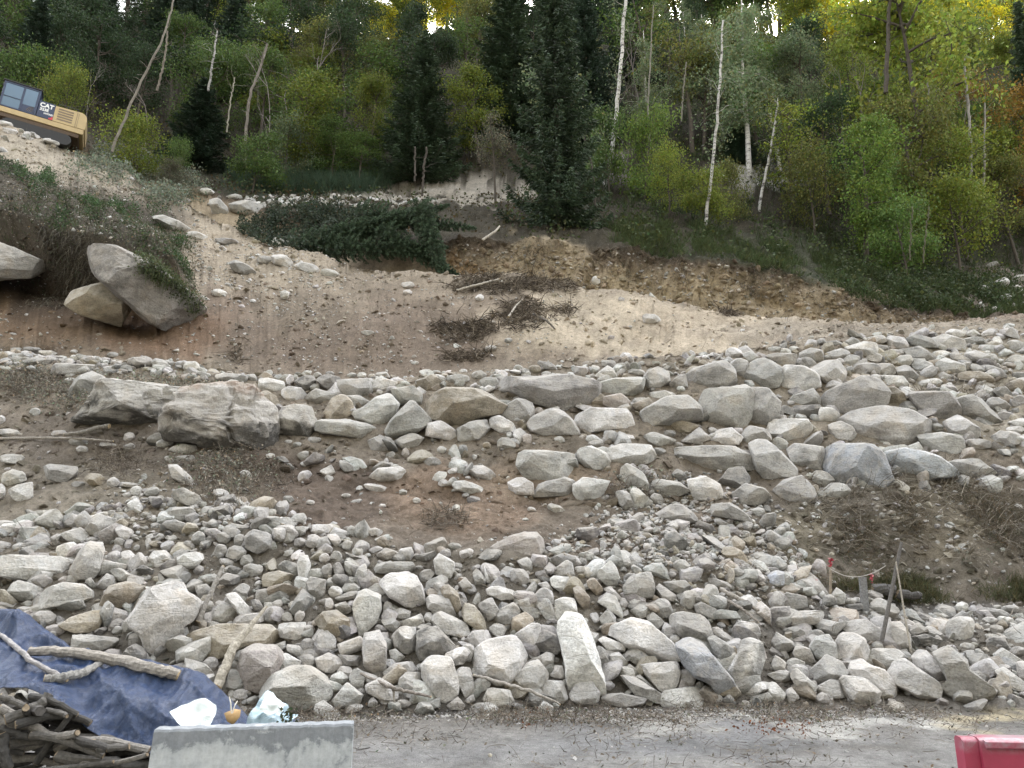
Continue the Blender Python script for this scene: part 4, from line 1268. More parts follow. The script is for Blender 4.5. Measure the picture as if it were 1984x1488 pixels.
# ---------------------------------------------------------------- trees
def zg(px, Y, s0=7.6):
    c = int(np.clip(np.searchsorted(cols, px), 1, NC-1)); m = rs >= s0
    y = np.maximum.accumulate(G[m, c, 1])
    return float(np.interp(Y, y, G[m, c, 2]))
def leaf_quads(Cn, size, r, col, asp=.6, droop=0.0, dirs=None):
    n = len(Cn)
    a = r.normal(size=(n, 3)) if dirs is None else dirs+r.normal(size=(n, 3))*.35
    a[:, 2] -= droop; a /= np.linalg.norm(a, axis=1)[:, None]
    b = np.cross(a, r.normal(size=(n, 3))); b /= np.linalg.norm(b, axis=1)[:, None]
    s = np.broadcast_to(size, (n,))*r.uniform(.65, 1.35, n)
    a = a*s[:, None]*.5; b = b*s[:, None]*.5*asp
    v = np.stack([Cn-a, Cn+b-a*.1, Cn+a, Cn-b-a*.1], 1).reshape(-1, 3)
    f = np.arange(4*n).reshape(-1, 4)
    return v, f, np.repeat(col, 4, 0)
def leaf_cols(n, r, var=.35, hue=.12):
    b = r.uniform(1-var, 1+var, n); h = r.normal(0, hue, n)
    return np.stack([b*(1+h), b, b*(1-np.abs(h))], 1).clip(.05, 3)
def mk_mesh(name, parts, mat, smooth=False):
    vs, fs, cs, n = [], [], [], 0
    for v, f, c in parts: vs.append(v); fs.append(f+n); cs.append(c); n += len(v)
    return mesh_np(name, np.concatenate(vs), np.concatenate(fs), mat, smooth, np.concatenate(cs))
def tubes_mesh(name, L, mat):
    mb = MB()
    for p, r_, sg in L: mb.tube(p, r_, sg, cap=False)
    v = np.concatenate(mb.v); f = np.concatenate(mb.f)
    return mesh_np(name, v, f, mat, True, np.ones((len(v), 3)))
def curve(p0, d, L, n, r, bend=.25, grav=0.0):
    pts = [np.array(p0, float)]; d = np.array(d, float); d /= np.linalg.norm(d)
    for i in range(n):
        d = d+r.normal(size=3)*bend/n*2+np.array([0, 0, grav/n]); d /= np.linalg.norm(d); pts.append(pts[-1]+d*L/n)
    return np.array(pts)
def broadleaf(seed, H=12., Rr=3.4, nl=9000, leaf=.2, crown0=.25, sparse=.0, clump=.55):
    r = np.random.RandomState(seed); tb = []; ends = []
    tr = curve((0, 0, 0), (r.normal()*.06, r.normal()*.06, 1), H*.92, 9, r, .18); tb.append((tr, np.linspace(H*.017, H*.003, 10), 7))
    for k in range(r.randint(15, 21)):
        u = r.uniform(crown0, .97); p = tr[int(u*9)]*(1-(u*9) % 1)+tr[min(9, int(u*9)+1)]*((u*9) % 1)
        prof = math.sin(math.pi*min(1, (u-crown0)/(1.05-crown0)*.85+.18))**.7
        a = r.uniform(0, 6.28); Lb = Rr*prof*r.uniform(.7, 1.12)
        b = curve(p, (math.cos(a), math.sin(a), r.uniform(.15, .8)), Lb, 5, r, .5); tb.append((b, np.linspace(H*.006, H*.0015, 6), 5))
        for q in range(3):
            i = r.randint(2, 6); c = curve(b[i], r.normal(size=3)+np.array([math.cos(a), math.sin(a), .4]), Lb*.45, 3, r, .5); tb.append((c, np.linspace(H*.0022, H*.0008, 4), 4)); ends += [c[-1], c[2]]
        ends += [b[-1], b[4], b[3]]
    ends = np.array(ends); keep = r.rand(len(ends)) > sparse; ends = ends[keep]
    w_ = r.uniform(.35, 1.6, len(ends)); cnt = (w_/w_.sum()*nl).astype(int)
    Cn = np.repeat(ends, cnt, 0); base = np.repeat(r.uniform(.7, 1.25, len(ends)), cnt)
    off = r.normal(size=(len(Cn), 3))*clump*np.array([1, 1, .62]); Cn = Cn+off
    col = leaf_cols(len(Cn), r)*base[:, None]
    return tubes_mesh('trunk', tb, M['bark']), mk_mesh('crown', [leaf_quads(Cn, leaf, r, col, .65)], M['leaf']), H, Rr
M['autumn'] = m_leaf('autumn_leaf', .6)  # more translucent leaf copy for the crest trees coloured as sunlit
def birchy(seed, H=14., nl=5200):
    """slender tree with hanging sparse leaf veils"""
    r = np.random.RandomState(seed); tb = []; C_ = []
    tr = curve((0, 0, 0), (r.normal()*.05, 0, 1), H*.95, 9, r, .12); tb.append((tr, np.linspace(H*.011, H*.002, 10), 6))
    for k in range(26):
        u = r.uniform(.3, .98); p = tr[int(u*9)]; a = r.uniform(0, 6.28)
        b = curve(p, (math.cos(a), math.sin(a), 1.0), H*.17*(1.2-u)*r.uniform(.7, 1.5), 5, r, .4, -1.5); tb.append((b, np.linspace(H*.003, H*.0007, 6), 4))
        for i in range(1, 6):
            for q in range(4):
                n = r.randint(5, 16); s0 = b[i]+r.normal(size=3)*.25; C_.append(s0+np.outer(np.linspace(0, 1, n), (0, 0, -r.uniform(.4, 1.4)))+r.normal(size=(n, 3))*.13)
    Cn = np.concatenate(C_); col = leaf_cols(len(Cn), r)
    return tubes_mesh('trunk', tb, M['birch']), mk_mesh('crown', [leaf_quads(Cn, .17, r, col, .6, .4)], M['leaf']), H, H*.2
def spruce(seed, H=14., Rr=2.9, nb=210):
    r = np.random.RandomState(seed); tb = [(np.array([(0, 0, 0), (0, 0, H*.5), (0, 0, H*.98)]), [H*.016, H*.009, .02], 7)]; P = []; D = []; Cb = []
    for k in range(nb):
        u = (k+r.rand())/nb; z = H*(.04+.95*u); L = Rr*(1-u)**.82*r.uniform(.65, 1.12)+.15; a = k*2.4+r.uniform(-.3, .3)
        dr = np.array([math.cos(a), math.sin(a)]); n = max(5, int(L*13)); t = np.linspace(.08, 1, n)
        zz = z-L*(.42*t+.12*np.sin(t*3)-.30*t**3)+r.normal(0, .05)
        line = np.stack([dr[0]*L*t, dr[1]*L*t, zz], 1); side = np.array([-dr[1], dr[0], 0])
        if k % 2 == 0: tb.append((line[::max(1, n//3)], .022, 3))
        br = r.uniform(.65, 1.2)
        for s_ in (-1, 1, 0):
            w_ = .34*L*(1-t)**.5*(.5+.5*r.rand(n)); m = 4 if s_ else 2
            for q in range(m):
                Q = line+side*(s_*w_*r.uniform(.3, 1))[:, None]+r.normal(size=(n, 3))*.06; Q[:, 2] -= np.abs(w_)*.35
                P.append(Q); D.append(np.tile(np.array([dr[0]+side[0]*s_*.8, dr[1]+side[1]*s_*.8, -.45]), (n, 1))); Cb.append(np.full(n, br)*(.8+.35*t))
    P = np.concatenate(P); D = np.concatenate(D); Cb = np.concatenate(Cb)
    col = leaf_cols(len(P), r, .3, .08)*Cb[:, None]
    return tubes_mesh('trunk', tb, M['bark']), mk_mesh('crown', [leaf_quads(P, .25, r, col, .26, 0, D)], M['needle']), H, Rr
def bare(seed, H=9.):
    r = np.random.RandomState(seed); tb = []
    def grow(p, d, L, rad, dep):
        b = curve(p, d, L, 5, r, .3); tb.append((b, np.linspace(rad, rad*.45, 6), 6 if dep == 0 else 4))
        if dep < 3:
            for q in range(5 if dep == 0 else 4):
                i = r.randint(2, 6); grow(b[i], (b[i]-b[i-1])/np.linalg.norm(b[i]-b[i-1])+r.normal(size=3)*.7, L*.5, rad*.38, dep+1)
    grow((0, 0, 0), (r.normal()*.1, 0, 1), H*.62, H*.008, 0)
    return tubes_mesh('branches', tb, M['grey_bark']), None, H, H*.28
PR = {'round': [broadleaf(1), broadleaf(2, 12, 3.0, 8000, .2, .15), broadleaf(3, 12, 3.8, 9000, .2, .3, .15), broadleaf(4, 12, 3.2, 7000, .2, .2, .3, .5)],
      'low': [broadleaf(11, 5, 2.3, 6500, .14, .05, 0, .42), broadleaf(12, 5, 2.6, 6000, .14, .08, .2, .45), broadleaf(13, 5, 2.0, 6500, .15, .05, .1, .4)],
      'thin': [broadleaf(21, 12, 2.6, 3200, .2, .3, .3, .5), broadleaf(22, 12, 2.4, 2600, .2, .25, .4, .5)],
      'birchy': [birchy(31), birchy(32)], 'glow': [broadleaf(61, 12, 3.4, 9500, .24, .12), broadleaf(62, 12, 3.6, 9500, .24, .1)], 'spruce': [spruce(41), spruce(42, 14, 2.6, 190), spruce(43, 14, 3.2, 220)], 'bare': [bare(51), bare(52)]}
for q in PR['glow']: q[1].materials.clear(); q[1].materials.append(M['autumn'])
NAMES = {'glow': ('autumn_tree', 'tree'), 'round': ('broadleaf_tree', 'tree'), 'low': ('leafy_shrub', 'shrub'), 'thin': ('thin_leaved_tree', 'tree'), 'birchy': ('birch_tree', 'tree'), 'spruce': ('spruce_tree', 'tree'), 'bare': ('bare_tree', 'bare tree')}
LEAF = {'dg': (.035, .060, .026), 'sp': (.030, .052, .032), 'sb': (.042, .066, .036), 'g': (.085, .135, .035), 'bg': (.115, .17, .036), 'yg': (.155, .19, .034), 'ol': (.12, .13, .036), 'br': (.15, .11, .035), 'pg': (.15, .19, .11), 'ye': (.66, .60, .05), 'gy': (.14, .135, .10), 'or': (.22, .14, .035)}  # 'ye': yellow leaves with the crest's sun glow put into the colour
LW = {'dg': 'dark green', 'sp': 'blackish green', 'sb': 'dark blue-green', 'g': 'mid green', 'bg': 'bright green', 'yg': 'yellow-green', 'ol': 'olive', 'br': 'rust-tinged', 'pg': 'pale grey-green', 'ye': 'glowing yellow', 'gy': 'greyish', 'or': 'orange-brown'}
tree_log = []
def tree(kind, px, top, wd, Y=None, base=None, col='g', label=None, tilt=(0, 0), var=None, bark=None, sink=.25):
    pr = PR[kind]; tm, cm, H, Rr = pr[rnd.randrange(len(pr)) if var is None else var]
    if Y is None:
        g = ground(px, base, 7.2)
        if g is None: print('tree no ground', px, base); return
        P = g[0]
    else:
        P = at(px, 700, Y); P[2] = zg(px, Y)
    t = P[1]/float(ray(px, top)[1]); x = ray(px, top)[0]
    ztop = CAMH+t*float(ray(px, top)[2]); h = ztop-P[2]
    # trees stand where the picture's ray meets them at mid height
    tm_ = P[1]/float(ray(px, (top+500)/2)[1]); P[0] = t*float(x)
    if h < 1.0: return
    sc = h/H; wr = wd/2/F*t/Rr
    nm, cat = NAMES[kind]
    e = empty(nm, (P[0], P[1], P[2]-sink), (R(tilt[0]), R(tilt[1]), rnd.uniform(0, 6.28)))
    e.scale = (wr, wr, (h+sink)/H)
    a = obj('trunk', tm, e)
    if bark: a.color = (*bark, 1)
    if cm:
        b = obj('crown', cm, e); c = LEAF[col]; q = rnd.uniform(.85, 1.15); q *= 1.0 if col == 'ye' else float(np.interp(px, [500, 900, 1200, 1700], [.92, .98, 1.08, 1.3])); b.color = (c[0]*q, c[1]*q, c[2]*q, 1)  # leaf colour rises to the right, painting in stray sunlight
    tree_log.append([e, label, kind, col, px, top, P[1]])
    tag(e, label, cat, 'trees and shrubs of the forested slope')
    return e
T_ = tree
# named trees of the forest edge
T_('spruce', 1072, -100, 195, base=432, col='sb', label='tallest dark spruce in the middle, at the edge of the ochre cut bank', var=0)
T_('spruce', 822, 70, 200, base=352, col='sb', label='dark blue-green spruce with pale bare lower trunks, left of the tallest spruce', var=2)
T_('spruce', 398, 150, 150, base=330, col='sp', label='small dark spruce between the two pale leaning dead trunks', var=1)
T_('spruce', 985, -60, 190, Y=62, col='sb', label='tall spruce standing close behind the tallest one on its left', var=1)
T_('spruce', 1130, -30, 170, Y=60, col='sp', label='dark spruce behind the tallest one, touching the first birch', var=2)
T_('spruce', 610, 190, 110, Y=63, col='sp', label='dark conifer hidden behind the two yellow-green round trees', var=0)
T_('spruce', 1970, 0, 130, Y=70, col='sb', label='blue-green spruce at the right edge of the photo', var=1)
T_('spruce', 1425, 230, 90, Y=60, col='sp', label='low dark conifer between the two slender right birches', var=0)
T_('round', 585, 142, 135, Y=58, col='yg', label='rounded yellow-green tree above the broom thicket, left one of two', var=1)
T_('round', 648, 235, 100, Y=56, col='g', label='green shrubby tree just right of the left yellow-green one', var=0)
T_('low', 560, 235, 90, Y=56, col='pg', label='pale green bush beside the grey leaning dead trunk', var=0)
T_('round', 718, 150, 105, Y=58, col='yg', label='yellow-green tree just left of the blue-green spruce', var=2)
T_('round', 700, 250, 100, Y=55, col='g', label='green bush-like tree below the yellow-green tree left of the spruce', var=3)
T_('round', 930, 138, 110, Y=58, col='yg', label='yellow-green tree between the blue-green spruce and the tallest one', var=1)
T_('thin', 962, 215, 70, base=400, col='gy', label='thin shrub with dry speckled leaves against the tallest spruce', var=0)
T_('low', 1240, 205, 120, Y=52, col='bg', label='bright green bush just right of the tall white birch', var=0)
T_('low', 1175, 200, 70, Y=52, col='g', label='green bush seen behind the curved dark sapling', var=2)
T_('birchy', 1420, -30, 190, Y=58, col='pg', label='pale grey-green birch with veils of leaves, upper right of centre', var=0)
T_('birchy', 1485, 60, 140, Y=60, col='pg', label='second pale grey-green birch right behind the first one', var=1)
T_('thin', 1325, 30, 130, Y=60, col='ol', label='olive tree with dark gaps between the first two birches', var=0)
T_('round', 1745, -40, 290, Y=58, col='yg', label='large spreading yellow-green oak with a dark trunk, upper right', var=2)
T_('round', 1580, 170, 120, Y=56, col='dg', label='dark green tree left of the large spreading oak', var=0)
T_('round', 1645, 235, 150, Y=48, col='bg', label='bright green tree at the centre of the right hand thicket', var=1)
T_('round', 1745, 180, 170, Y=52, col='ol', label='olive tree with whitish leaf tips under the large oak', var=3)
T_('round', 1830, 225, 150, Y=55, col='yg', label='yellowish tree to the lower right of the large oak', var=0)
T_('round', 1955, 160, 150, Y=60, col='or', label='orange-brown tree at the right edge, below the spruce', var=1)
T_('round', 1935, 290, 130, Y=56, col='ol', label='olive-brown tree low at the right edge', var=2)
T_('low', 1830, 345, 185, base=540, col='yg', label='yellow-green leafy tree standing lowest on the right bank', var=1)
T_('low', 1740, 380, 120, Y=44, col='g', label='green bush left of the lowest yellow-green tree', var=2)
T_('low', 1700, 290, 140, Y=50, col='g', label='green bush right of the bright green tree', var=0)
T_('low', 1290, 290, 110, Y=46, col='yg', label='yellow-green bush below the bright green bush', var=1)
T_('low', 1350, 320, 90, Y=44, col='yg', label='yellow sprig bush left of the second slender birch', var=2)
T_('low', 1415, 300, 70, Y=48, col='ol', label='olive mound bush between the two slender right birches', var=0)
T_('thin', 1515, 190, 120, Y=54, col='yg', label='yellowish tree behind the third slender birch', var=1)
T_('low', 1560, 290, 140, Y=50, col='ol', label='olive bush on the pale rocks right of the third birch', var=1)
T_('low', 85, 80, 130, Y=58, col='g', label='green tree directly behind the yellow excavator', var=0)
T_('low', 138, 130, 100, Y=56, col='yg', label='yellow-tipped bush above the excavator tail', var=1)
T_('low', 15, 95, 90, Y=58, col='g', label='green bush at the left edge behind the excavator cab', var=2)
T_('low', 285, 225, 130, Y=50, col='yg', label='yellow-speckled bush right of the first dead trunk', var=0)
T_('low', 350, 270, 70, Y=50, col='g', label='small green bush beside the yellow-speckled one', var=1)
T_('low', 500, 250, 90, Y=52, col='g', label='green bush at the foot of the grey dead trunk', var=2)
T_('low', 330, 315, 60, Y=47, col='gy', label='small greyish bush above the pale rocks of the track', var=0)
for k, (px, top, wd, Y) in enumerate([(640, 60, 150, 64), (575, 110, 120, 62), (540, 70, 100, 60), (300, 150, 90, 57), (1180, 60, 120, 60), (1230, 30, 120, 62), (1640, 90, 130, 62), (1610, 130, 120, 60), (1850, 120, 100, 60), (190, 120, 70, 60), (740, 130, 90, 63)]):
    T_('bare', px, top, wd, Y=Y, col='gy', bark=(.8, .75, .78))
# the rest of the hillside, row behind row
zones = [(0, 480, ['sp', 'dg', 'dg', 'sp', 'dg', 'g']), (480, 760, ['ol', 'yg', 'dg', 'g', 'ol']), (760, 960, ['ol', 'yg', 'ol', 'g', 'dg']), (960, 1230, ['sb', 'sp', 'dg', 'ol']), (1230, 1560, ['pg', 'ol', 'g', 'dg']), (1560, 1800, ['bg', 'yg', 'g', 'ol', 'yg']), (1800, 2100, ['or', 'ol', 'yg', 'yg', 'g'])]
rr = random.Random(3)
def auto(px, Y, crest=False):
    cl = next((z[2] for z in zones if z[0] <= px < z[1]), zones[0][2] if px < 0 else zones[-1][2])
    c = rr.choice(cl); kind = 'spruce' if c in ('sp', 'sb') else rr.choice(['round', 'round', 'thin', 'birchy' if c == 'pg' else 'round'])
    if crest: c = rr.choice(['ye', 'ye', 'yg']); kind = 'glow'; c = rr.choice(['ye', 'ye', 'ye', 'yg'])
    h = rr.uniform(9, 14)*(1.15 if kind == 'spruce' else 1)
    if crest: h = rr.uniform(9, 15)
    elif Y > 99 and (1180 < px < 1510 or 500 < px < 740): h += rr.uniform(4, 10)
    P = at(px, 400, Y); z = zg(px, Y)+h
    # photo row of the top
    py = CY-F*math.tan(math.atan2(z-CAMH, Y)-PITCH)
    wd = h*rr.uniform(.42, .6)*F/(Y*1.15)
    T_(kind, px, py, wd, Y=Y, col=c)
for Y0 in (62, 68, 75, 83, 91, 99):
    gap = lambda p: (760 < p < 900) or (1525 < p < 1690) or (1900 < p < 1990)
    step = 4.6*F/(Y0*1.1); px = -120+rr.uniform(0, step)
    while px < 2110:
        if not (Y0 > 80 and gap(px)): auto(px, Y0+rr.uniform(-3, 3))
        px += step*rr.uniform(.75, 1.5)
for px in list(range(-60, 2080, 62)):
    if rr.random() < (.95 if (680 < px < 960 or px > 1480) else .75): auto(px+rr.uniform(-20, 20), rr.uniform(103, 112), (700 < px < 950 or px > 1480))
for px in range(-60, 2080, 40):
    if not (765 < px < 895 or 1530 < px < 1690): auto(px, rr.uniform(100, 105))
for px in list(range(1190, 1500, 30))+list(range(500, 640, 34)): auto(px, rr.uniform(99.5, 104))
for px in list(range(748, 910, 20))+list(range(1515, 1700, 19))+list(range(1720, 2000, 30)):
    auto(px, rr.uniform(96, 108), True)
# label the trees that have none by their kind, band on the slope and order from the left
bands = {}
for L in tree_log:
    if L[1]: continue
    band = 'at the forest edge' if L[6] < 60 else 'on the lower wooded slope' if L[6] < 72 else 'on the middle wooded slope' if L[6] < 87 else 'on the upper wooded slope' if L[6] < 101 else 'on the ridge line'
    bands.setdefault((L[2], L[3] if L[2] != 'bare' else '', band), []).append(L)
NTH = ['leftmost', 'second', 'third', 'fourth', 'fifth', 'sixth', 'seventh', 'eighth', 'ninth', 'tenth', 'eleventh', 'twelfth', 'thirteenth', 'fourteenth', 'fifteenth', 'sixteenth', 'seventeenth', 'eighteenth', 'nineteenth', 'twentieth', 'twenty-first', 'twenty-second', 'twenty-third', 'twenty-fourth', 'twenty-fifth', 'twenty-sixth', 'twenty-seventh', 'twenty-eighth', 'twenty-ninth', 'thirtieth']
KW = {'glow': 'sunlit autumn tree', 'round': 'round-crowned tree', 'low': 'shrub', 'thin': 'sparse-leaved tree', 'birchy': 'birch', 'spruce': 'spruce', 'bare': 'leafless grey tree'}
for (k, c, band), L in bands.items():
    L.sort(key=lambda q: q[4])
    for i, q in enumerate(L):
        a = (LW[c]+' ' if c else '')+KW[k]
        q[0]['label'] = f"{NTH[min(i, 29)]} {'' if i == 0 else 'from the left of the '}{a}{'s' if i else ''} {band}" if len(L) > 1 else f'the only {a} {band}'
# ---- slender trunks traced one by one
def slender(name, pts, Y, w0, w1, mat, label, leafy=None, bark=None, cat='tree', nl=900, lr=1.3, twigs=14, base=None):
    pts = np.array(pts, float)
    if base is not None:
        g = ground(pts[0, 0], pts[0, 1], 7.2)
        if g: Y = g[0][1]
    P = at(pts[:, 0], pts[:, 1], Y); t = np.linspace(0, len(P)-1, 24)
    Q = np.stack([np.interp(t, range(len(P)), P[:, k]) for k in range(3)], 1)
    for _ in range(2): Q[1:-1] = (Q[:-2]+Q[2:]+2*Q[1:-1])/4
    r = np.random.RandomState(int(pts[0, 0])); Q[1:-1] += r.normal(size=(22, 3))*.03; Q[0, 2] -= .3
    e = empty(name, Q[0]); Q = Q-Q[0]; mpp = Y*1.07/F
    rad = np.linspace(w0, w1, 24)*mpp*.5*.78; tb = [(Q, rad, 9)]
    for k in range(twigs):
        i = r.randint(7, 24); a = r.uniform(0, 6.28); L = r.uniform(.4, 1.6)
        b = curve(Q[i], (math.cos(a), math.sin(a), r.uniform(.1, 1.2)), L, 4, r, .5, -.3 if leafy else 0); tb.append((b, np.linspace(rad[i]*.3, .008, 5), 4))
    o = obj('trunk', tubes_mesh('trunk', tb, M[mat]), e)
    if bark: o.color = (*bark, 1)
    if leafy:
        ends = np.array([b[0][-1] for b in tb[1:]]); Cn = ends[r.randint(len(ends), size=nl)]+r.normal(size=(nl, 3))*lr*.4
        c = obj('crown', mk_mesh('crown', [leaf_quads(Cn, .17, r, leaf_cols(nl, r), .65, .3)], M['leaf']), e); c.color = (*LEAF[leafy], 1)
    tag(e, label, cat, 'slender trunks standing out against the forest')
slender('birch_tree', [(1170, 360), (1187, 290), (1200, 160), (1207, 60), (1215, -40)], 40, 12, 8, 'birch', 'tallest white birch with black-marked bark right of the tallest spruce', 'pg', (.95, .95, .95), nl=700, base=1)
slender('birch_tree', [(1365, 447), (1375, 370), (1388, 250), (1397, 130), (1401, 40)], 38, 9, 5, 'birch', 'slender white birch rooted lowest on the bank, second from left of the three', 'pg', (.85, .85, .85), nl=1000, base=1)
slender('birch_tree', [(1469, 408), (1485, 330), (1500, 250), (1508, 190)], 40, 8, 4, 'birch', 'rightmost and shortest of the three slender white birches', 'ol', (.85, .85, .85), nl=500, base=1)
slender('dead_tree', [(218, 287), (265, 175), (315, 80), (342, -20)], 47, 7, 4, 'grey_bark', 'long pale dead trunk leaning right above the excavator track', None, (.75, .72, .68), 'dead tree', twigs=7)
slender('dead_tree', [(474, 352), (476, 260), (482, 190), (505, 130), (518, 85)], 50, 9, 5, 'grey_bark', 'grey dead trunk with a crooked twiggy top left of the yellow-green trees', None, (.7, .66, .64), 'dead tree', twigs=20, base=1)
slender('birch_tree', [(404, 170), (412, 120), (421, 60)], 54, 6, 4, 'birch', 'short stretch of white birch trunk in the dark left forest', 'dg', (.55, .55, .55), nl=200)
slender('bare_tree', [(1254, 300), (1256, 200), (1262, 80), (1266, 10)], 54, 5, 3, 'grey_bark', 'thin pale trunk just right of the tallest birch', 'ol', (.7, .7, .65), nl=300)
slender('bare_tree', [(1880, 400), (1882, 300), (1876, 200), (1868, 110)], 54, 8, 5, 'grey_bark', 'grey trunk in the right forest beside the orange tree', None, (1.1, 1.1, 1.15), twigs=10)
slender('bare_tree', [(1905, 360), (1908, 300), (1908, 200)], 55, 6, 4, 'grey_bark', 'thin grey trunk to the right of the thicker grey trunk, at the right', None, (1.0, 1.0, 1.0), twigs=8)
slender('oak_tree', [(1716, 175), (1719, 110), (1722, 40), (1724, -20)], 56, 12, 8, 'bark', 'dark branching trunk seen through the large spreading oak', None, (.9, .9, .9), twigs=18)
slender('curved_sapling', [(1155, 412), (1150, 350), (1142, 300), (1125, 250), (1100, 205), (1075, 170), (1050, 150)], 39.5, 6, 3, 'bark', 'dark sapling curving up left of the tallest birch, with drooping pale leaves', 'pg', (1, 1, 1), nl=2600, lr=1.6, base=1, twigs=26)
slender('bare_tree', [(818, 372), (821, 330), (826, 285)], 50, 6, 5, 'grey_bark', 'pale bare trunk under the blue-green spruce, right of its pair', None, (.25, .22, .2), twigs=2)
slender('bare_tree', [(804, 345), (804, 310), (804, 285)], 51, 5, 4, 'grey_bark', 'pale bare trunk under the blue-green spruce, left of its pair', None, (.25, .22, .2), twigs=2)
slender('bare_tree', [(1762, 495), (1765, 440), (1768, 400)], 38, 3.5, 3, 'grey_bark', 'thin sapling stem inside the lowest yellow-green tree, left one', None, (.3, .3, .2), twigs=4)
slender('bare_tree', [(1788, 500), (1795, 440), (1800, 400)], 38, 3.5, 3, 'grey_bark', 'thin sapling stem inside the lowest yellow-green tree, right one', None, (.3, .3, .2), twigs=4)
slender('bare_tree', [(305, 170), (318, 120), (325, 60)], 55, 6, 4, 'grey_bark', 'brownish thin trunk behind the long leaning dead trunk', None, (.6, .55, .5), twigs=6)
slender('bare_tree', [(440, 250), (446, 200), (455, 150)], 53, 4, 3, 'grey_bark', 'thin grey stem left of the crooked dead trunk', None, (.9, .9, .8), twigs=6)
slender('bare_tree', [(1320, 230), (1324, 170), (1330, 120)], 56, 4.5, 3, 'grey_bark', 'thin pale stem left of the second slender birch', 'ol', (.6, .6, .55), nl=200)
slender('bare_tree', [(1795, 240), (1800, 190), (1797, 160)], 56, 5, 4, 'grey_bark', 'grey stem below the large spreading oak', None, (1.0, 1.0, 1.0), twigs=6)
# ---- felled conifers sprawling over the edge of the trench
for (px, py, Y, rot, sc, lab) in [(680, 452, 37.6, 76, .5, 'felled dark spruce lying leftmost over the trench below the track'), (735, 440, 37.3, 78, .55, 'felled spruce with bushy top in the middle of the trench edge'), (745, 482, 36.6, 95, .48, 'felled spruce lying lower and nearer at the middle of the trench'), (812, 492, 36.2, 125, .42, 'lowest felled spruce, its top pointing right and down'), (800, 428, 37.3, 104, .5, 'felled spruce lying right along the trench edge'), (838, 470, 35.5, 160, .42, 'small spruce top hanging head down at the end of the trench')]:
    tm, cm, H, Rr = PR['spruce'][rnd.randrange(3)]
    P = at(px, py, Y); a = R(rot); h = H*sc
    d = np.array([math.sin(a), -.25, math.cos(a)]); d /= np.linalg.norm(d)
    e = empty('felled_spruce', P-d*h*.45); e.rotation_euler = V(d).to_track_quat('Z', 'Y').to_euler(); e.scale = (sc*.72, sc*.72, sc)
    obj('trunk', tm, e); b = obj('crown', cm, e); b.color = (.065, .10, .062, 1)
    tag(e, lab, 'felled tree', 'felled conifers along the trench')
print('trees', len(tree_log), time.time()-T0)

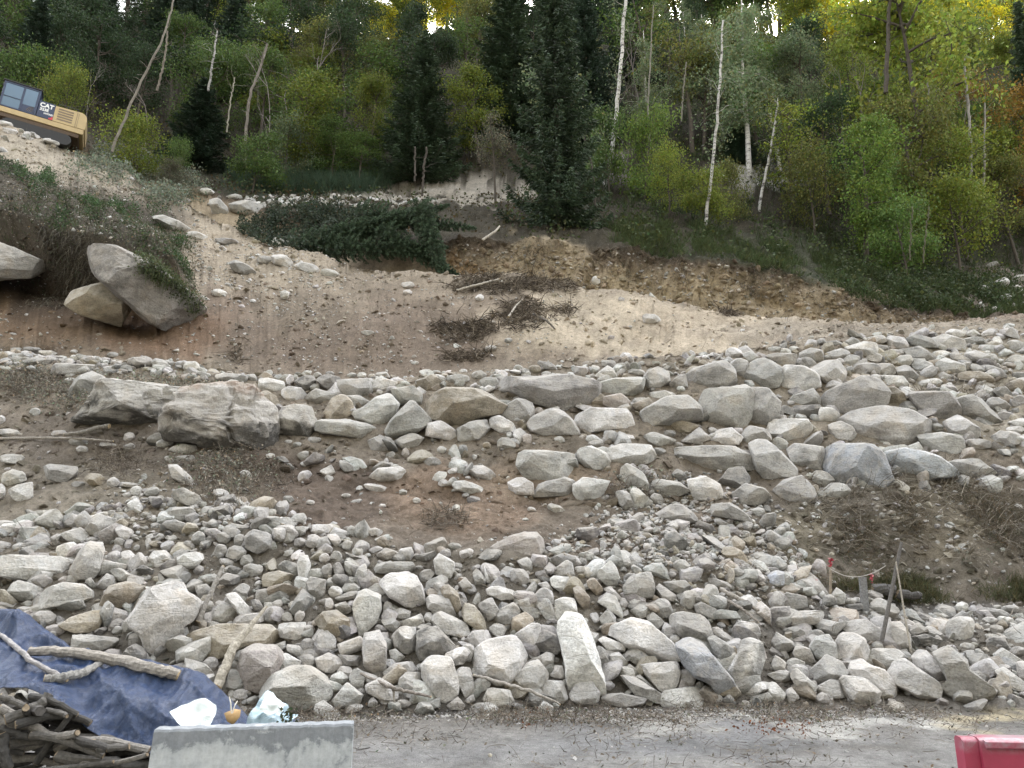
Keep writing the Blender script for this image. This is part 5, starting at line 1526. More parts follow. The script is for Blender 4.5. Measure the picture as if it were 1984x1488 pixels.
# ---------------------------------------------------------------- excavator on the upper track
def excavator():
    yel = simple('sand_yellow_paint', (.50, .38, .20), .5, 3, .12, 0); navy = simple('dark_blue_paint', (.035, .05, .10), .4, 4, .15, 0)
    blk = simple('black_steel', (.03, .03, .032), .6, 8, .3, 0); red = simple('red_paint', (.6, .06, .08), .5, 3, .1, 0)
    brn = simple('brown_steel', (.10, .065, .04), .7, 5, .3, 0); wht = simple('white_lettering', (.85, .85, .85), .5, 3, .05, 0); gry = simple('grille_grey', (.22, .17, .12), .7, 3, .1, 0)
    gl, nt, b, out = mat_new('cab_glass'); b.inputs['Base Color'].default_value = (.13, .20, .29, 1); b.inputs['Roughness'].default_value = .12; b.inputs['Specular IOR Level'].default_value = .6; b.inputs['Metallic'].default_value = .15
    P = at(78, 255, 50.3)
    e = empty('excavator', P, (0, R(4), R(29))); e.scale = (.97, .97, 1.04)
    def B(nm, mat, boxes, par=None, bev=.03):
        m = MB()
        for q in boxes: m.box(*q)
        return m.build(nm, mat, par or e, bevel=bev)
    B('platform', yel, [(-2.75, 2.95, -1.45, 1.45, .02, .42)]); B('underframe', brn, [(-2.7, 2.7, -1.38, 1.38, -.32, .01)])
    # engine house with rounded tail
    m = MB(); n = 8; prof = [(.78, 1.66), (2.45, 1.74)]+[(2.5+.5*math.sin(a), 1.24+.5*math.cos(a)) for a in np.linspace(0.1, 1.45, 7)]+[(3.02, .44), (.78, .43)]
    v = [(x, y, z) for y in (-1.47, 1.47) for x, z in prof]; k = len(prof); f = []
    for i in range(k): j = (i+1) % k; f.append((i, j, k+j, k+i))
    m.add(v, f)
    for s in (0, 1):
        c = len(m.v[0])
        ctr = np.mean(np.array(v)[s*k:(s+1)*k], 0); m.add(np.vstack([np.array(v)[s*k:(s+1)*k], ctr]), [((i+1) % k, i, k, k) if s == 0 else (i, (i+1) % k, k, k) for i in range(k)])
    body = m.build('engine_house', yel, e, bevel=.02)
    for i in range(5):
        z = .62+i*.205; mm = MB(); mm.box(1.02, 2.05, -1.485, -1.46, z, z+.115)
        mm.build('grille_slot', gry, body)
    B('tail_seam', gry, [(2.28, 2.31, -1.485, -1.46, .45, 1.66), (2.4, 2.42, -1.485, -1.46, .45, 1.62)], body, 0)
    B('side_panel', navy, [(-.32, .765, -1.47, 1.2, .43, 1.74)])
    B('panel_stripe', red, [(.5, .77, -1.487, -1.472, .44, .56), (.64, .77, -1.487, -1.472, .565, .68)], None, 0)
    mm = MB()
    for a, c_ in (((.95, 1.9), (2.3, 1.92)), ((.95, 1.9), (.95, 1.7)), ((2.3, 1.92), (2.3, 1.7)), ((1.6, 1.91), (1.6, 1.7))): mm.tube([(a[0], -1.4, a[1]), (c_[0], -1.4, c_[1])], .03, 6)
    mm.build('handrail', blk, e)
    B('exhaust_cover', blk, [(1.3, 2.1, -.9, -.3, 1.7, 1.88), (-.1, .3, -.9, -.4, 1.7, 1.86)])
    # cab: posts, roof, glass
    x0, x1, y0, y1, z0, z1 = -2.78, -.36, -1.46, -.35, .43, 2.48
    B('cab_frame', navy, [(x0, x0+.14, y0, y0+.1, z0, z1), (x1-.16, x1, y0, y0+.1, z0, z1), (x0+.14, x1-.16, y0, y0+.1, z1-.14, z1), (x0+.14, x1-.16, y0, y0+.1, z0, z0+.12), (x0+1.28, x0+1.42, y0, y0+.1, z0+.12, z1-.14),
                          (x0, x0+.1, y1-.1, y1, z0, z1), (x1-.1, x1, y1-.1, y1, z0, z1), (x1-.06, x1-.003, y0+.1, y1-.1, z0, z1), (x0+.01, x0+.1, y0+.1, y1-.1, z0, z0+.5), (x0+.1, x1-.1, y1-.06, y1-.003, z0, z1)])
    rf = B('cab_roof', blk, [(x0-.1, x1+.06, y0-.05, y1+.05, z1+.002, z1+.1)])
    B('door_glass', gl, [(x0+.145, x0+1.275, y0+.03, y0+.05, z0+.125, z1-.145)], None, 0)
    B('rear_side_glass', gl, [(x0+1.425, x1-.165, y0+.03, y0+.05, z0+.62, z1-.145)], None, 0)
    B('front_glass', gl, [(x0+.03, x0+.05, y0+.105, y1-.105, z0+.505, z1)], None, 0)
    B('glass_bar', navy, [(x0+.145, x0+1.275, y0-.004, y0+.026, z0+.85, z0+.9)], None, 0)
    lo = B('lower_rear_panel', navy, [(x0+1.425, x1-.165, y0+.01, y0+.055, z0+.125, z0+.6)], None, 0)
    mm = MB()
    for k in range(4):
        r0 = .16+.1*k; a = np.linspace(0.1, 1.5, 8); mm.tube([(x1-.2-r0*math.cos(t), y0, z0+.13+r0*math.sin(t)) for t in a], .014, 4)
    mm.build('vent_louvre', gry, lo)
    B('door_hinge', blk, [(x0-.06, x0-.005, y0-.03, y0+.05, z0+.2, z0+.45), (x0-.06, x0-.005, y0-.03, y0+.05, z1-.5, z1-.25)])
    # undercarriage
    for s in (-1, 1):
        m = MB(); yc = s*1.2; a = np.linspace(-math.pi/2, math.pi/2, 8)
        pr = [(1.9+.42*math.cos(t), -.78+.42*math.sin(t)) for t in a]+[(-1.9-.42*math.cos(t), -.78-.42*math.sin(t)) for t in a]
        k = len(pr); v = [(x, yc-.3, z) for x, z in pr]+[(x, yc+.3, z) for x, z in pr]+[(0, yc-.3, -.78), (0, yc+.3, -.78)]
        m.add(v, [(i, (i+1) % k, k+(i+1) % k, k+i) for i in range(k)]+[((i+1) % k, i, 2*k, 2*k) for i in range(k)]+[(k+i, k+(i+1) % k, 2*k+1, 2*k+1) for i in range(k)])
        m.build('track', blk, e)
    m = MB(); pts = [(-2.9, .35, .7), (-4.6, .35, 2.2), (-6.6, .35, 2.6), (-8.0, .35, 1.6)]; m.tube(pts, [.34, .36, .3, .22], 4); m.build('boom', yel, e)
    m = MB(); m.tube([(-8.0, .35, 1.7), (-8.6, .35, -1.0)], [.26, .18], 4); m.build('stick_arm', yel, e)
    def text(s, x, z, size, name='lettering'):
        cu = bpy.data.curves.new(name, 'FONT'); cu.body = s; cu.size = size; cu.extrude = .006; cu.offset = .012*size/.3
        to = bpy.data.objects.new(name, cu); C.objects.link(to)
        dg = bpy.context.evaluated_depsgraph_get(); me = bpy.data.meshes.new_from_object(to.evaluated_get(dg)); bpy.data.objects.remove(to)
        me.materials.clear(); me.materials.append(wht); o = obj(name, me, e, (x, -1.482, z)); o.rotation_euler = (R(90), 0, 0)
    text('CAT', -.24, 1.28, .46); text('323E', -.2, .98, .30); text('HYBRID', .12, .74, .18)
    tag(e, 'sand-yellow excavator with a dark blue cab tilted on the upper track at the left', 'excavator')
excavator()
# ---------------------------------------------------------------- concrete block, red barrier
def stained():
    m, nt, b, out = mat_new('stained_concrete'); tc = node(nt, 'ShaderNodeTexCoord').outputs['Object']
    a = noise(nt, tc, 2.8, 8, .7, .25); f = noise(nt, tc, 18, 6, .7); sx = node(nt, 'ShaderNodeSeparateXYZ'); nt.links.new(tc, sx.inputs[0])
    g = node(nt, 'ShaderNodeMath', operation='MULTIPLY_ADD', i_1=2.6, i_2=-1.35); nt.links.new(sx.outputs['Z'], g.inputs[0])     # damp band near the top edge
    band = node(nt, 'ShaderNodeMapRange'); band.inputs[1].default_value = .58; band.inputs[2].default_value = .80; band.interpolation_type = 'SMOOTHSTEP'; nt.links.new(sx.outputs['Z'], band.inputs[0])
    ad = node(nt, 'ShaderNodeMath', operation='MULTIPLY_ADD', i_1=.16); nt.links.new(band.outputs[0], ad.inputs[0]); nt.links.new(a, ad.inputs[2])
    c = ramp(nt, ad.outputs[0], [(.42, (.52, .54, .54)), (.56, (.42, .44, .45)), (.62, (.22, .235, .25)), (.72, (.26, .275, .29))])
    c = mix(nt, .6, c, ramp(nt, f, [(.3, .7), (.55, 1.0), (.75, 1.2)]), 'MULTIPLY')
    nt.links.new(c, b.inputs['Base Color']); b.inputs['Roughness'].default_value = .8; bump(nt, b, f, .5, .01); return m
mcon = stained()
Yb = 7.6
pL, pR = at(298, 1415, 7.45), at(685, 1402, 7.75); wdt = np.linalg.norm(pR-pL); zt = float((pL[2]+pR[2])/2)
e = empty('concrete_block', (pL[0], pL[1], 0), (0, 0, math.atan2(pR[1]-pL[1], pR[0]-pL[0])))
m = MB(); n = 14; N2 = 60
# front face with a fine relief, profile slightly flared
prof = [(-.05, 0), (-.02, .35), (0, zt-.02), (.012, zt), (.17, zt), (.182, zt-.02), (.21, .35), (.24, 0)]
v = []; f = []
for i in range(41):
    u = i/40; x = u*wdt
    for (y, z) in prof:
        jit = .004*math.sin(i*7.1+z*9)+.003*math.sin(i*2.3); v.append((x+(-.03 if i == 0 else .0)*(1-z/zt), y+jit, z+(.004*math.sin(i*1.7) if z > .5 else 0)))
k = len(prof)
for i in range(40):
    for j in range(k-1): f.append((i*k+j, (i+1)*k+j, (i+1)*k+j+1, i*k+j+1))
m.add(v, f)
for i in (0, 40):
    pv = np.array(v[i*k:(i+1)*k]); ct = pv.mean(0); m.add(np.vstack([pv, ct]), [(j, (j+1) % k, k, k) for j in range(k)])
m.build('block_body', mcon, e, bevel=0)
m = MB(); m.tube([(wdt*.5, -.052, .3), (wdt*.5, -.06, .3)], .03, 10); m.build('lifting_eye', simple('rust', (.12, .07, .04), .8), e)
tag(e, 'stained grey concrete block standing in front of the blue tarp at the bottom left', 'concrete block')
def barrier():
    pk, nt, b, out = mat_new('faded_red_plastic'); tc = node(nt, 'ShaderNodeTexCoord').outputs['Object']
    a = noise(nt, tc, 6, 6, .7, .4); sx = node(nt, 'ShaderNodeSeparateXYZ'); nt.links.new(tc, sx.inputs[0])
    mr = node(nt, 'ShaderNodeMapRange'); mr.inputs[1].default_value = .74; mr.inputs[2].default_value = .82; nt.links.new(sx.outputs['Z'], mr.inputs[0])
    mu = mix(nt, 1.0, mr.outputs[0], ramp(nt, a, [(.42, .2), (.6, 1.0)]), 'MULTIPLY')
    c = mix(nt, 1.0, (.34, .042, .080), ramp(nt, a, [(.3, .85), (.7, 1.15)]), 'MULTIPLY')
    nt.links.new(mix(nt, mu, c, (.30, .22, .24)), b.inputs['Base Color']); b.inputs['Roughness'].default_value = .42; bump(nt, b, a, .1, .01)
    Y = 7.0; P = at(1862, 1428, Y); z = float(P[2])
    e = empty('plastic_barrier', (P[0], P[1], 0), (0, 0, R(-4)))
    def ext(prof, x0, x1, nm, nx=2, par=None, bev=.012):
        m = MB(); k = len(prof); v = [(x, y, q) for x in np.linspace(x0, x1, nx) for y, q in prof]; f = []
        for i in range(nx-1):
            for j in range(k): f.append((i*k+j, (i+1)*k+j, (i+1)*k+(j+1) % k, i*k+(j+1) % k))
        m.add(v, f)
        for s in (0, nx-1):
            pv = np.array(v[s*k:(s+1)*k]); m.add(np.vstack([pv, pv.mean(0)]), [((j+1) % k, j, k, k) if s else (j, (j+1) % k, k, k) for j in range(k)])
        return m.build(nm, pk, par or e, bevel=bev)
    ext([(-.17, .0), (-.17, .22), (-.07, .45), (-.05, z-.02), (.0, z), (.13, z), (.16, z-.02), (.18, .45), (.28, .22), (.28, 0)], .13, 1.9, 'barrier_body')
    ext([(-.02, .02), (-.02, z-.03), (.02, z-.005), (.10, z-.005), (.13, z-.03), (.13, .02)], 0, .128, 'coupling_end')
    ext([(-.075, z-.075), (-.085, z-.07), (-.085, z-.02), (-.04, z-.008), (-.03, z-.02)], .16, 1.88, 'top_lip')
    ext([(-.22, .05), (-.22, z-.36), (-.12, z-.29), (-.05, z-.29), (-.05, .05)], .22, .62, 'foot_pocket'); ext([(-.22, .05), (-.22, z-.36), (-.12, z-.29), (-.05, z-.29), (-.05, .05)], .74, 1.5, 'foot_pocket')
    tag(e, 'faded pinkish-red plastic road barrier at the bottom right corner', 'road barrier')
barrier()
# ---------------------------------------------------------------- tarp and wood pile
def tarp():
    mt, nt, b, out = mat_new('blue_tarpaulin'); tc = node(nt, 'ShaderNodeTexCoord').outputs['Object']
    a = noise(nt, tc, 5, 8, .7, 2.0); f = noise(nt, tc, 16, 6, .7, 2.4)
    nt.links.new(ramp(nt, a, [(.35, (.011, .028, .078)), (.65, (.020, .048, .125))]), b.inputs['Base Color'])
    b.inputs['Roughness'].default_value = .30; b.inputs['Specular IOR Level'].default_value = .7
    wv = node(nt, 'ShaderNodeMix', data_type='VECTOR'); nz = node(nt, 'ShaderNodeTexNoise'); nz.inputs['Scale'].default_value = 3; nt.links.new(tc, nz.inputs['Vector'])
    wv.inputs[0].default_value = .22; nt.links.new(tc, wv.inputs[4]); nt.links.new(nz.outputs['Color'], wv.inputs[5])
    vo = node(nt, 'ShaderNodeTexVoronoi', feature='DISTANCE_TO_EDGE'); vo.inputs['Scale'].default_value = 6.5; nt.links.new(wv.outputs[1], vo.inputs['Vector'])
    vp = node(nt, 'ShaderNodeTexVoronoi'); vp.inputs['Scale'].default_value = 4; nt.links.new(wv.outputs[1], vp.inputs['Vector'])
    bump(nt, b, mix(nt, .25, mix(nt, .5, vo.outputs['Distance'], vp.outputs['Distance']), f), 1.0, .09)
    top = [(-160, 1150, 9.9), (0, 1180, 9.8), (38, 1181, 9.8), (90, 1218, 9.75), (155, 1262, 9.7), (230, 1272, 9.5), (345, 1292, 9.3), (395, 1303, 9.2), (440, 1345, 9.2), (485, 1388, 9.2), (530, 1396, 9.1), (580, 1396, 9.1)]
    mid = [(-160, 1240, 9.0), (0, 1255, 9.0), (38, 1265, 9.0), (90, 1290, 8.95), (155, 1305, 8.9), (230, 1330, 8.8), (330, 1345, 8.7), (385, 1360, 8.7), (430, 1385, 8.7), (480, 1402, 8.6), (525, 1408, 8.6), (565, 1408, 8.5)]
    bot = [(-160, 1330, 8.4), (0, 1333, 8.4), (42, 1334, 8.4), (75, 1345, 8.4), (125, 1380, 8.35), (180, 1418, 8.3), (235, 1445, 8.3), (290, 1458, 8.25), (360, 1472, 8.2), (440, 1462, 8.2), (500, 1440, 8.2), (560, 1425, 8.3)]
    nu, nv = 220, 90; U = np.linspace(0, len(top)-1, nu)
    L = []
    for q in (top, mid, bot):
        q = np.array(q, float); W = at(q[:, 0], q[:, 1], q[:, 2]); L.append(np.stack([np.interp(U, range(len(q)), W[:, k]) for k in range(3)], 1))
    t = np.linspace(0, 1, nv)[:, None, None]
    P = (L[0]*(1-t)*(1-2*t)+L[1]*4*t*(1-t)+L[2]*t*(2*t-1)).reshape(-1, 3)
    ri = lambda s, sd: 1-2*np.abs(fbm(P, s, 3, sd))
    ed = np.minimum(1, np.minimum(t, 1-t)*8+.35); ed = np.broadcast_to(ed, (nv, nu, 1)).reshape(-1)
    tri = lambda x: 2*np.abs(x-np.floor(x+.5)); rw = np.random.RandomState(8); d = .05*ri(1.5, 71)
    for k in range(11):
        dr = rw.normal(size=3); dr /= np.linalg.norm(dr); fq = 1.1*1.28**k; msk = np.clip(.5+fbm(P, 1.2, 2, 300+k)*2.5, 0, 1)
        d = d+(.16/fq)*msk*(tri((P@dr)*fq+1.4*fbm(P, .8, 2, 400+k))**1.5-.5)
    d = d*ed
    q = P*np.array([1, 1, 1]); fold = np.sin((P[:, 0]*1.6+P[:, 2]*2.2)*3+4*fbm(P, 1.0, 2, 80))*.035
    P = P+np.outer(d+fold*ed, np.array([.1, -.6, .8]))
    idx_ = np.arange(nu*nv).reshape(nv, nu); F4 = np.stack([idx_[:-1, :-1], idx_[1:, :-1], idx_[1:, 1:], idx_[:-1, 1:]], -1).reshape(-1, 4)
    # a ragged tear
    me = mesh_np('tarpaulin', P, F4, mt, True); o = obj('tarpaulin', me); s = o.modifiers.new('thickness', 'SOLIDIFY'); s.thickness = .006
    tag(o, 'crumpled dark blue tarpaulin draped over the firewood at the bottom left', 'tarpaulin')
    return P.reshape(nv, nu, 3)
TP = tarp()
def bark_col(r): 
    g = r.uniform(.10, .30); return np.array([g*1.05, g*.97, g*.88])
wood_n = 0
def log_obj(P0, P1, rad, r, label, name='log', cat='log', group=None, col=None, bend=.08, seg=10, split=False):
    P0, P1 = np.array(P0, float), np.array(P1, float); n = 9; t = np.linspace(0, 1, n)[:, None]
    pts = P0*(1-t)+P1*t; L = np.linalg.norm(P1-P0); pts += np.sin(t*math.pi)*r.normal(size=3)*L*bend; pts[1:-1] += r.normal(size=(n-2, 3))*rad*.13
    e = empty(name, pts.mean(0)); q = pts-pts.mean(0); c = bark_col(r) if col is None else np.array(col)
    m = MB(); m.tube(q, np.linspace(rad, rad*r.uniform(.6, .9), n), seg, tuple(c), .10, cap=False); m.build('bark', M['wood'], e, smooth=False)
    m = MB(); d0 = (q[1]-q[0])/np.linalg.norm(q[1]-q[0]); d1 = (q[-1]-q[-2])/np.linalg.norm(q[-1]-q[-2])
    m.tube([q[0]-d0*.004, q[0]+d0*.01], rad*.96, seg, (.27, .21, .14)); m.tube([q[-1]-d1*.01, q[-1]+d1*.004], rad*.62, seg, (.27, .21, .14)); m.build('cut_end', M['wood'], e)
    tag(e, label, cat, group); return e
r_ = np.random.RandomState(5)
fire = [((0, 1372), (150, 1420)), ((10, 1395), (95, 1345)), ((30, 1405), (175, 1402)), ((60, 1350), (150, 1385)), ((20, 1440), (230, 1443)), ((70, 1478), (140, 1382)), ((20, 1452), (130, 1428)), ((110, 1450), (290, 1455)), ((0, 1410), (60, 1430)),
        ((110, 1465), (300, 1478)), ((0, 1470), (120, 1486)), ((5, 1420), (18, 1490)), ((50, 1372), (80, 1398)), ((90, 1376), (130, 1388)), ((150, 1475), (285, 1462)), ((140, 1492), (290, 1490)), ((0, 1350), (50, 1368)), ((60, 1425), (200, 1465)),
        ((0, 1436), (45, 1460)), ((120, 1432), (210, 1452)), ((180, 1440), (250, 1446)), ((-20, 1384), (70, 1402)), ((30, 1500), (220, 1476))]
places = ['under the middle of the tarp edge', 'at the left edge of the photo', 'near the bottom edge', 'beside the concrete block', 'poking out towards the road']
ORDW = ['first', 'second', 'third', 'fourth', 'fifth', 'sixth', 'seventh', 'eighth', 'ninth', 'tenth', 'eleventh', 'twelfth', 'thirteenth', 'fourteenth', 'fifteenth', 'sixteenth', 'seventeenth', 'eighteenth', 'nineteenth', 'twentieth', 'twenty-first', 'twenty-second', 'twenty-third']
order = sorted(range(len(fire)), key=lambda i: (fire[i][0][1]+fire[i][1][1]))
for i, (a, b) in enumerate(fire):
    Y = 8.05+r_.rand()*.25; P0 = at(a[0], a[1], Y+r_.uniform(-.12, .12)); P1 = at(b[0], b[1], Y+r_.uniform(-.12, .25))
    k = order.index(i); tone = r_.choice(['dark', 'grey', 'pale'], p=[.35, .4, .25]); g = {'dark': .05, 'grey': .11, 'pale': .22}[tone]
    log_obj(P0, P1, r_.uniform(.028, .06), r_, f"{tone} {'long' if abs(b[0]-a[0]) > 110 else 'short'} firewood stick, {ORDW[k]} from the top of the pile under the tarp", 'firewood_stick', 'firewood', 'firewood sticks under the tarp', (g*1.05, g*.97, g*.86))
m = MB()
for k in range(170):
    x, y_, Y = r_.uniform(-120, 330), r_.uniform(1345, 1500), r_.uniform(8.35, 9.4); P0 = at(x, max(y_, np.interp(x, [0, 60, 290], [1345, 1352, 1465])+12), Y)
    a = r_.normal()*.5; d = np.array([math.cos(a), r_.normal()*.4, math.sin(a)*.6]); L = r_.uniform(.3, .8); P1 = P0+d*L
    g = r_.uniform(.03, .10); m.tube([P0-d*L*.5, P0+r_.normal(size=3)*.03, P1-d*L*.5], r_.uniform(.015, .05), 6, (g*1.05, g*.95, g*.85), .1)
tag(m.build('brushwood', M['wood']), 'tangled dark brushwood deep inside the pile under the tarp', 'brushwood', kind='stuff')
def on_tarp(px, py, lift=.04):
    X, Yp = proj(TP); d = (X-px)**2+(Yp-py)**2; i = np.unravel_index(np.argmin(d), d.shape); P = at(px, py, TP[i][1]-lift); return P
def big_branch(name, pts, rads, col, label, cat='branch', seg=10, extra=None, pale_end=True):
    P = np.array(pts); t = np.linspace(0, len(P)-1, 26); Q = np.stack([np.interp(t, range(len(P)), P[:, k]) for k in range(3)], 1)
    Q[1:-1] = (Q[:-2]+Q[2:]+Q[1:-1]*2)/4; Q[1:-1] += np.random.RandomState(len(label)).normal(size=(24, 3))*.006
    e = empty(name, Q[0]); Q = Q-Q[0]; m = MB(); m.tube(Q, np.interp(t, range(len(P)), rads), seg, col, .12, cap=False)
    if extra:
        for ex in extra: m.tube(np.array(ex[0])-np.array(P[0]), ex[1], 6, col, .1)
    m.build('bark', M['wood'], e, smooth=False)
    m = MB(); m.tube([Q[-1]-(Q[-1]-Q[-2])*.2, Q[-1]+(Q[-1]-Q[-2])*.1], rads[-1]*.97, seg, (.55, .42, .25), .12); m.tube([Q[0]+(Q[1]-Q[0])*.2, Q[0]-(Q[1]-Q[0])*.1], rads[0]*.97, seg, (.45, .36, .24), .12); m.build('broken_end', M['wood'], e)
    tag(e, label, cat, 'loose branches'); return e
big_branch('branch', [on_tarp(58, 1262, .10), on_tarp(130, 1262, .11), on_tarp(230, 1280, .12), on_tarp(300, 1296, .10), on_tarp(346, 1308, .08)], [.05, .06, .065, .062, .062], (.33, .30, .26), 'thickest pale branch lying across the blue tarp with a broken right end')
big_branch('branch', [on_tarp(-30, 1205, .06), on_tarp(20, 1245, .07), on_tarp(60, 1280, .08), on_tarp(130, 1318, .09)], [.022, .028, .028, .022], (.36, .34, .33), 'thin smooth grey branch curving down across the tarp from the left edge')
big_branch('branch', [on_tarp(86, 1316, .07), on_tarp(125, 1312, .08), on_tarp(165, 1303, .08), on_tarp(195, 1284, .07)], [.05, .05, .045, .035], (.25, .24, .22), 'short thick grey crooked branch below the long one on the tarp')
def G2(px, py, off=.25, smin=0):
    g = ground(px, py, smin); return at(px, py, g[0][1]-off)
big_branch('split_branch', [G2(420, 1332, .35), at(455, 1250, G2(420, 1332, .35)[1]+.45), at(516, 1176, G2(420, 1332, .35)[1]+.9)], [.085, .075, .02], (.42, .38, .31), 'pale split branch standing against the rubble above the right end of the tarp')
big_branch('branch', [G2(384, 1205, .3), at(405, 1155, G2(384, 1205, .3)[1]+.3), at(432, 1098, G2(384, 1205, .3)[1]+.75)], [.05, .045, .035], (.26, .24, .21), 'dark knobbly branch leaning in the rubble above the split branch')
big_branch('branch', [G2(700, 1305, .35), at(760, 1333, G2(760, 1340, .35)[1]), at(835, 1350, G2(835, 1352, .3)[1])], [.022, .03, .02], (.24, .21, .18), 'thin brown branch bent over the rocks at the foot of the rubble')
big_branch('branch', [G2(762, 1333, .4), at(764, 1372, 13.0), at(740, 1388, 12.9)], [.022, .016, .008], (.30, .27, .23), 'thin forked twig hanging down to the road from the bent brown branch')
big_branch('branch', [G2(918, 1308, .35), at(970, 1322, 13.0), at(1030, 1340, 12.9), at(1085, 1365, 12.9)], [.02, .028, .028, .015], (.36, .33, .29), 'pale thin branch sagging over the rocks left of the upright pillar')
big_branch('branch', [G2(1395, 1142, .3), G2(1440, 1165, .35), G2(1482, 1190, .3)], [.05, .045, .02], (.34, .31, .27), 'bundle-like weathered branch between the rocks right of the middle of the rubble')
big_branch('branch', [G2(1400, 1158, .3), G2(1435, 1178, .35), G2(1470, 1206, .3)], [.03, .03, .02], (.28, .25, .22), 'darker lower branch parallel to the weathered one in the rubble')
big_branch('branch', [G2(885, 562, .3, 4.5), G2(925, 552, .5, 4.5), G2(968, 541, .4, 4.5)], [.05, .055, .05], (.5, .46, .40), 'pale straight branch sticking from the dark root mat in the middle slope')
big_branch('branch', [G2(1032, 608, .3, 4.5), G2(1060, 622, .4, 4.5), G2(1076, 638, .3, 4.5)], [.05, .05, .03], (.14, .12, .10), 'dark branch lying on the sandy face right of the root mat')
big_branch('branch', [G2(985, 614, .3, 4.5), G2(1000, 592, .4, 4.5), G2(1012, 580, .3, 4.5)], [.05, .04, .03], (.45, .41, .35), 'short pale stick upright in the root mat')
big_branch('root', [G2(125, 842, .4), G2(160, 838, .4), G2(190, 828, .4), G2(212, 826, .4)], [.05, .06, .06, .07], (.22, .2, .17), 'snaking root with a pale tip just left below the fractured boulder')
big_branch('branch', [G2(0, 850, .25), G2(90, 848, .25), G2(170, 851, .25), G2(220, 855, .2)], [.04, .04, .035, .02], (.32, .29, .25), 'long straight stick lying level on the left bank')
big_branch('branch', [at(935, 465, 36.2), at(960, 448, 36.2), at(968, 438, 36.4)], [.07, .06, .04], (.5, .46, .4), 'pale broken branch on the edge of the cut bank below the tallest spruce')
# ---- rubbish by the block
def sheet(name, pts, mat, label, cat, depth, seed, amp=.05, cut=None):
    """crumpled sheet: outline fan filled by grid, points given with their own depth"""
    P = np.array([at(px, py, depth+dy) for px, py, dy in pts]); c = P.mean(0); n = len(P); v = [c]; rings = 10; f = []
    K = 6*n; U = np.linspace(0, n, K, endpoint=False); edge = np.stack([np.interp(U, range(n+1), np.append(P[:, k], P[0, k])) for k in range(3)], 1)
    for q in range(1, rings+1): v += list(c+(edge-c)*(q/rings))
    v = np.array(v); v = v+np.outer(fbm(v, 3.5, 3, seed), (0.2, -1, .6))*amp*2+np.outer(1-2*np.abs(fbm(v, 7, 2, seed+5)), (0, -1, .5))*amp*.7
    for k in range(K): f.append((0, 1+k, 1+(k+1) % K, 1+(k+1) % K))
    for q in range(rings-1):
        for k in range(K): a = 1+q*K; f.append((a+k, a+K+k, a+K+(k+1) % K, a+(k+1) % K))
    m = MB(); m.add(v, f); o = m.build(name, mat); s = o.modifiers.new('thickness', 'SOLIDIFY'); s.thickness = .004
    tag(o, label, cat); return o
wht = simple('white_plastic_sheet', (.78, .84, .83), .4, 6, .08, .01); cyn = simple('pale_blue_plastic', (.52, .66, .74), .35, 7, .25, .02)
sheet('plastic_sheet', [(330, 1381, 0), (350, 1370, .1), (378, 1358, .15), (400, 1356, .2), (420, 1368, .2), (418, 1390, .1), (403, 1416, -.05), (365, 1418, -.05), (345, 1402, -.05)], wht, 'smooth white plastic sheet bulging up behind the concrete block', 'plastic sheet', 8.0, 201, .045)
sheet('plastic_bag', [(482, 1392, 0), (500, 1365, .1), (520, 1342, .2), (532, 1345, .2), (540, 1362, .15), (560, 1368, .1), (566, 1385, .05), (578, 1385, .1), (566, 1402, 0), (520, 1412, -.1), (470, 1412, -.1)], cyn, 'crumpled white and pale blue plastic bag at the right end of the tarp', 'plastic bag', 8.2, 207, .07)
sheet('plastic_film', [(503, 1372, 0), (515, 1348, .1), (527, 1338, .1), (536, 1352, .1), (552, 1366, .05), (548, 1380, 0), (520, 1388, 0)], wht, 'bright white crest of film on top of the crumpled plastic bag', 'plastic film', 8.05, 212, .05)
tanm = simple('tan_cloth', (.42, .27, .12), .8, 12, .2, .01)
e = empty('torn_sack', at(448, 1392, 8.05)); m = MB(); P = [at(x, y, 8.05+d)-at(448, 1392, 8.05) for x, y, d in [(434, 1382, 0), (450, 1376, .05), (462, 1378, 0), (460, 1392, -.02), (450, 1404, -.02), (440, 1398, 0)]]
P = np.array(P); b2 = P+np.array([0, .07, 0]); k = len(P); m.add(np.vstack([P, b2, P.mean(0)[None]-np.array([[0, .03, 0]])]), [(i, (i+1) % k, 2*k, 2*k) for i in range(k)]+[(i, k+i, k+(i+1) % k, (i+1) % k) for i in range(k)]); m.build('sack_cloth', tanm, e, smooth=True)
m = MB(); o0 = at(448, 1392, 8.05); m.tube([at(448, 1382, 8.02)-o0, at(447, 1362, 8.02)-o0, at(444, 1350, 8.03)-o0], .006, 5, (.75, .7, .6)); m.tube([at(450, 1382, 8.02)-o0, at(455, 1366, 8.02)-o0, at(460, 1358, 8.05)-o0], .006, 5, (.75, .7, .6)); m.build('twine', M['twig'], e)
tag(e, 'small tan scrap of sacking with two upright strings between the white plastics', 'sack scrap')
r = np.random.RandomState(9); Cn = np.array([at(x, y, 7.98) for x, y in zip(r.uniform(538, 572, 46), r.uniform(1376, 1406, 46))])+r.normal(size=(46, 3))*.03
v, f, c = leaf_quads(Cn, .045, r, leaf_cols(46, r), .8); me = mesh_np('leafy_sprig', v, f, M['leaf'], False, c); o = obj('leafy_sprig', me); o.color = (.05, .06, .035, 1); tag(o, 'dark leafy sprig lying on the right side of the plastic bag', 'sprig')
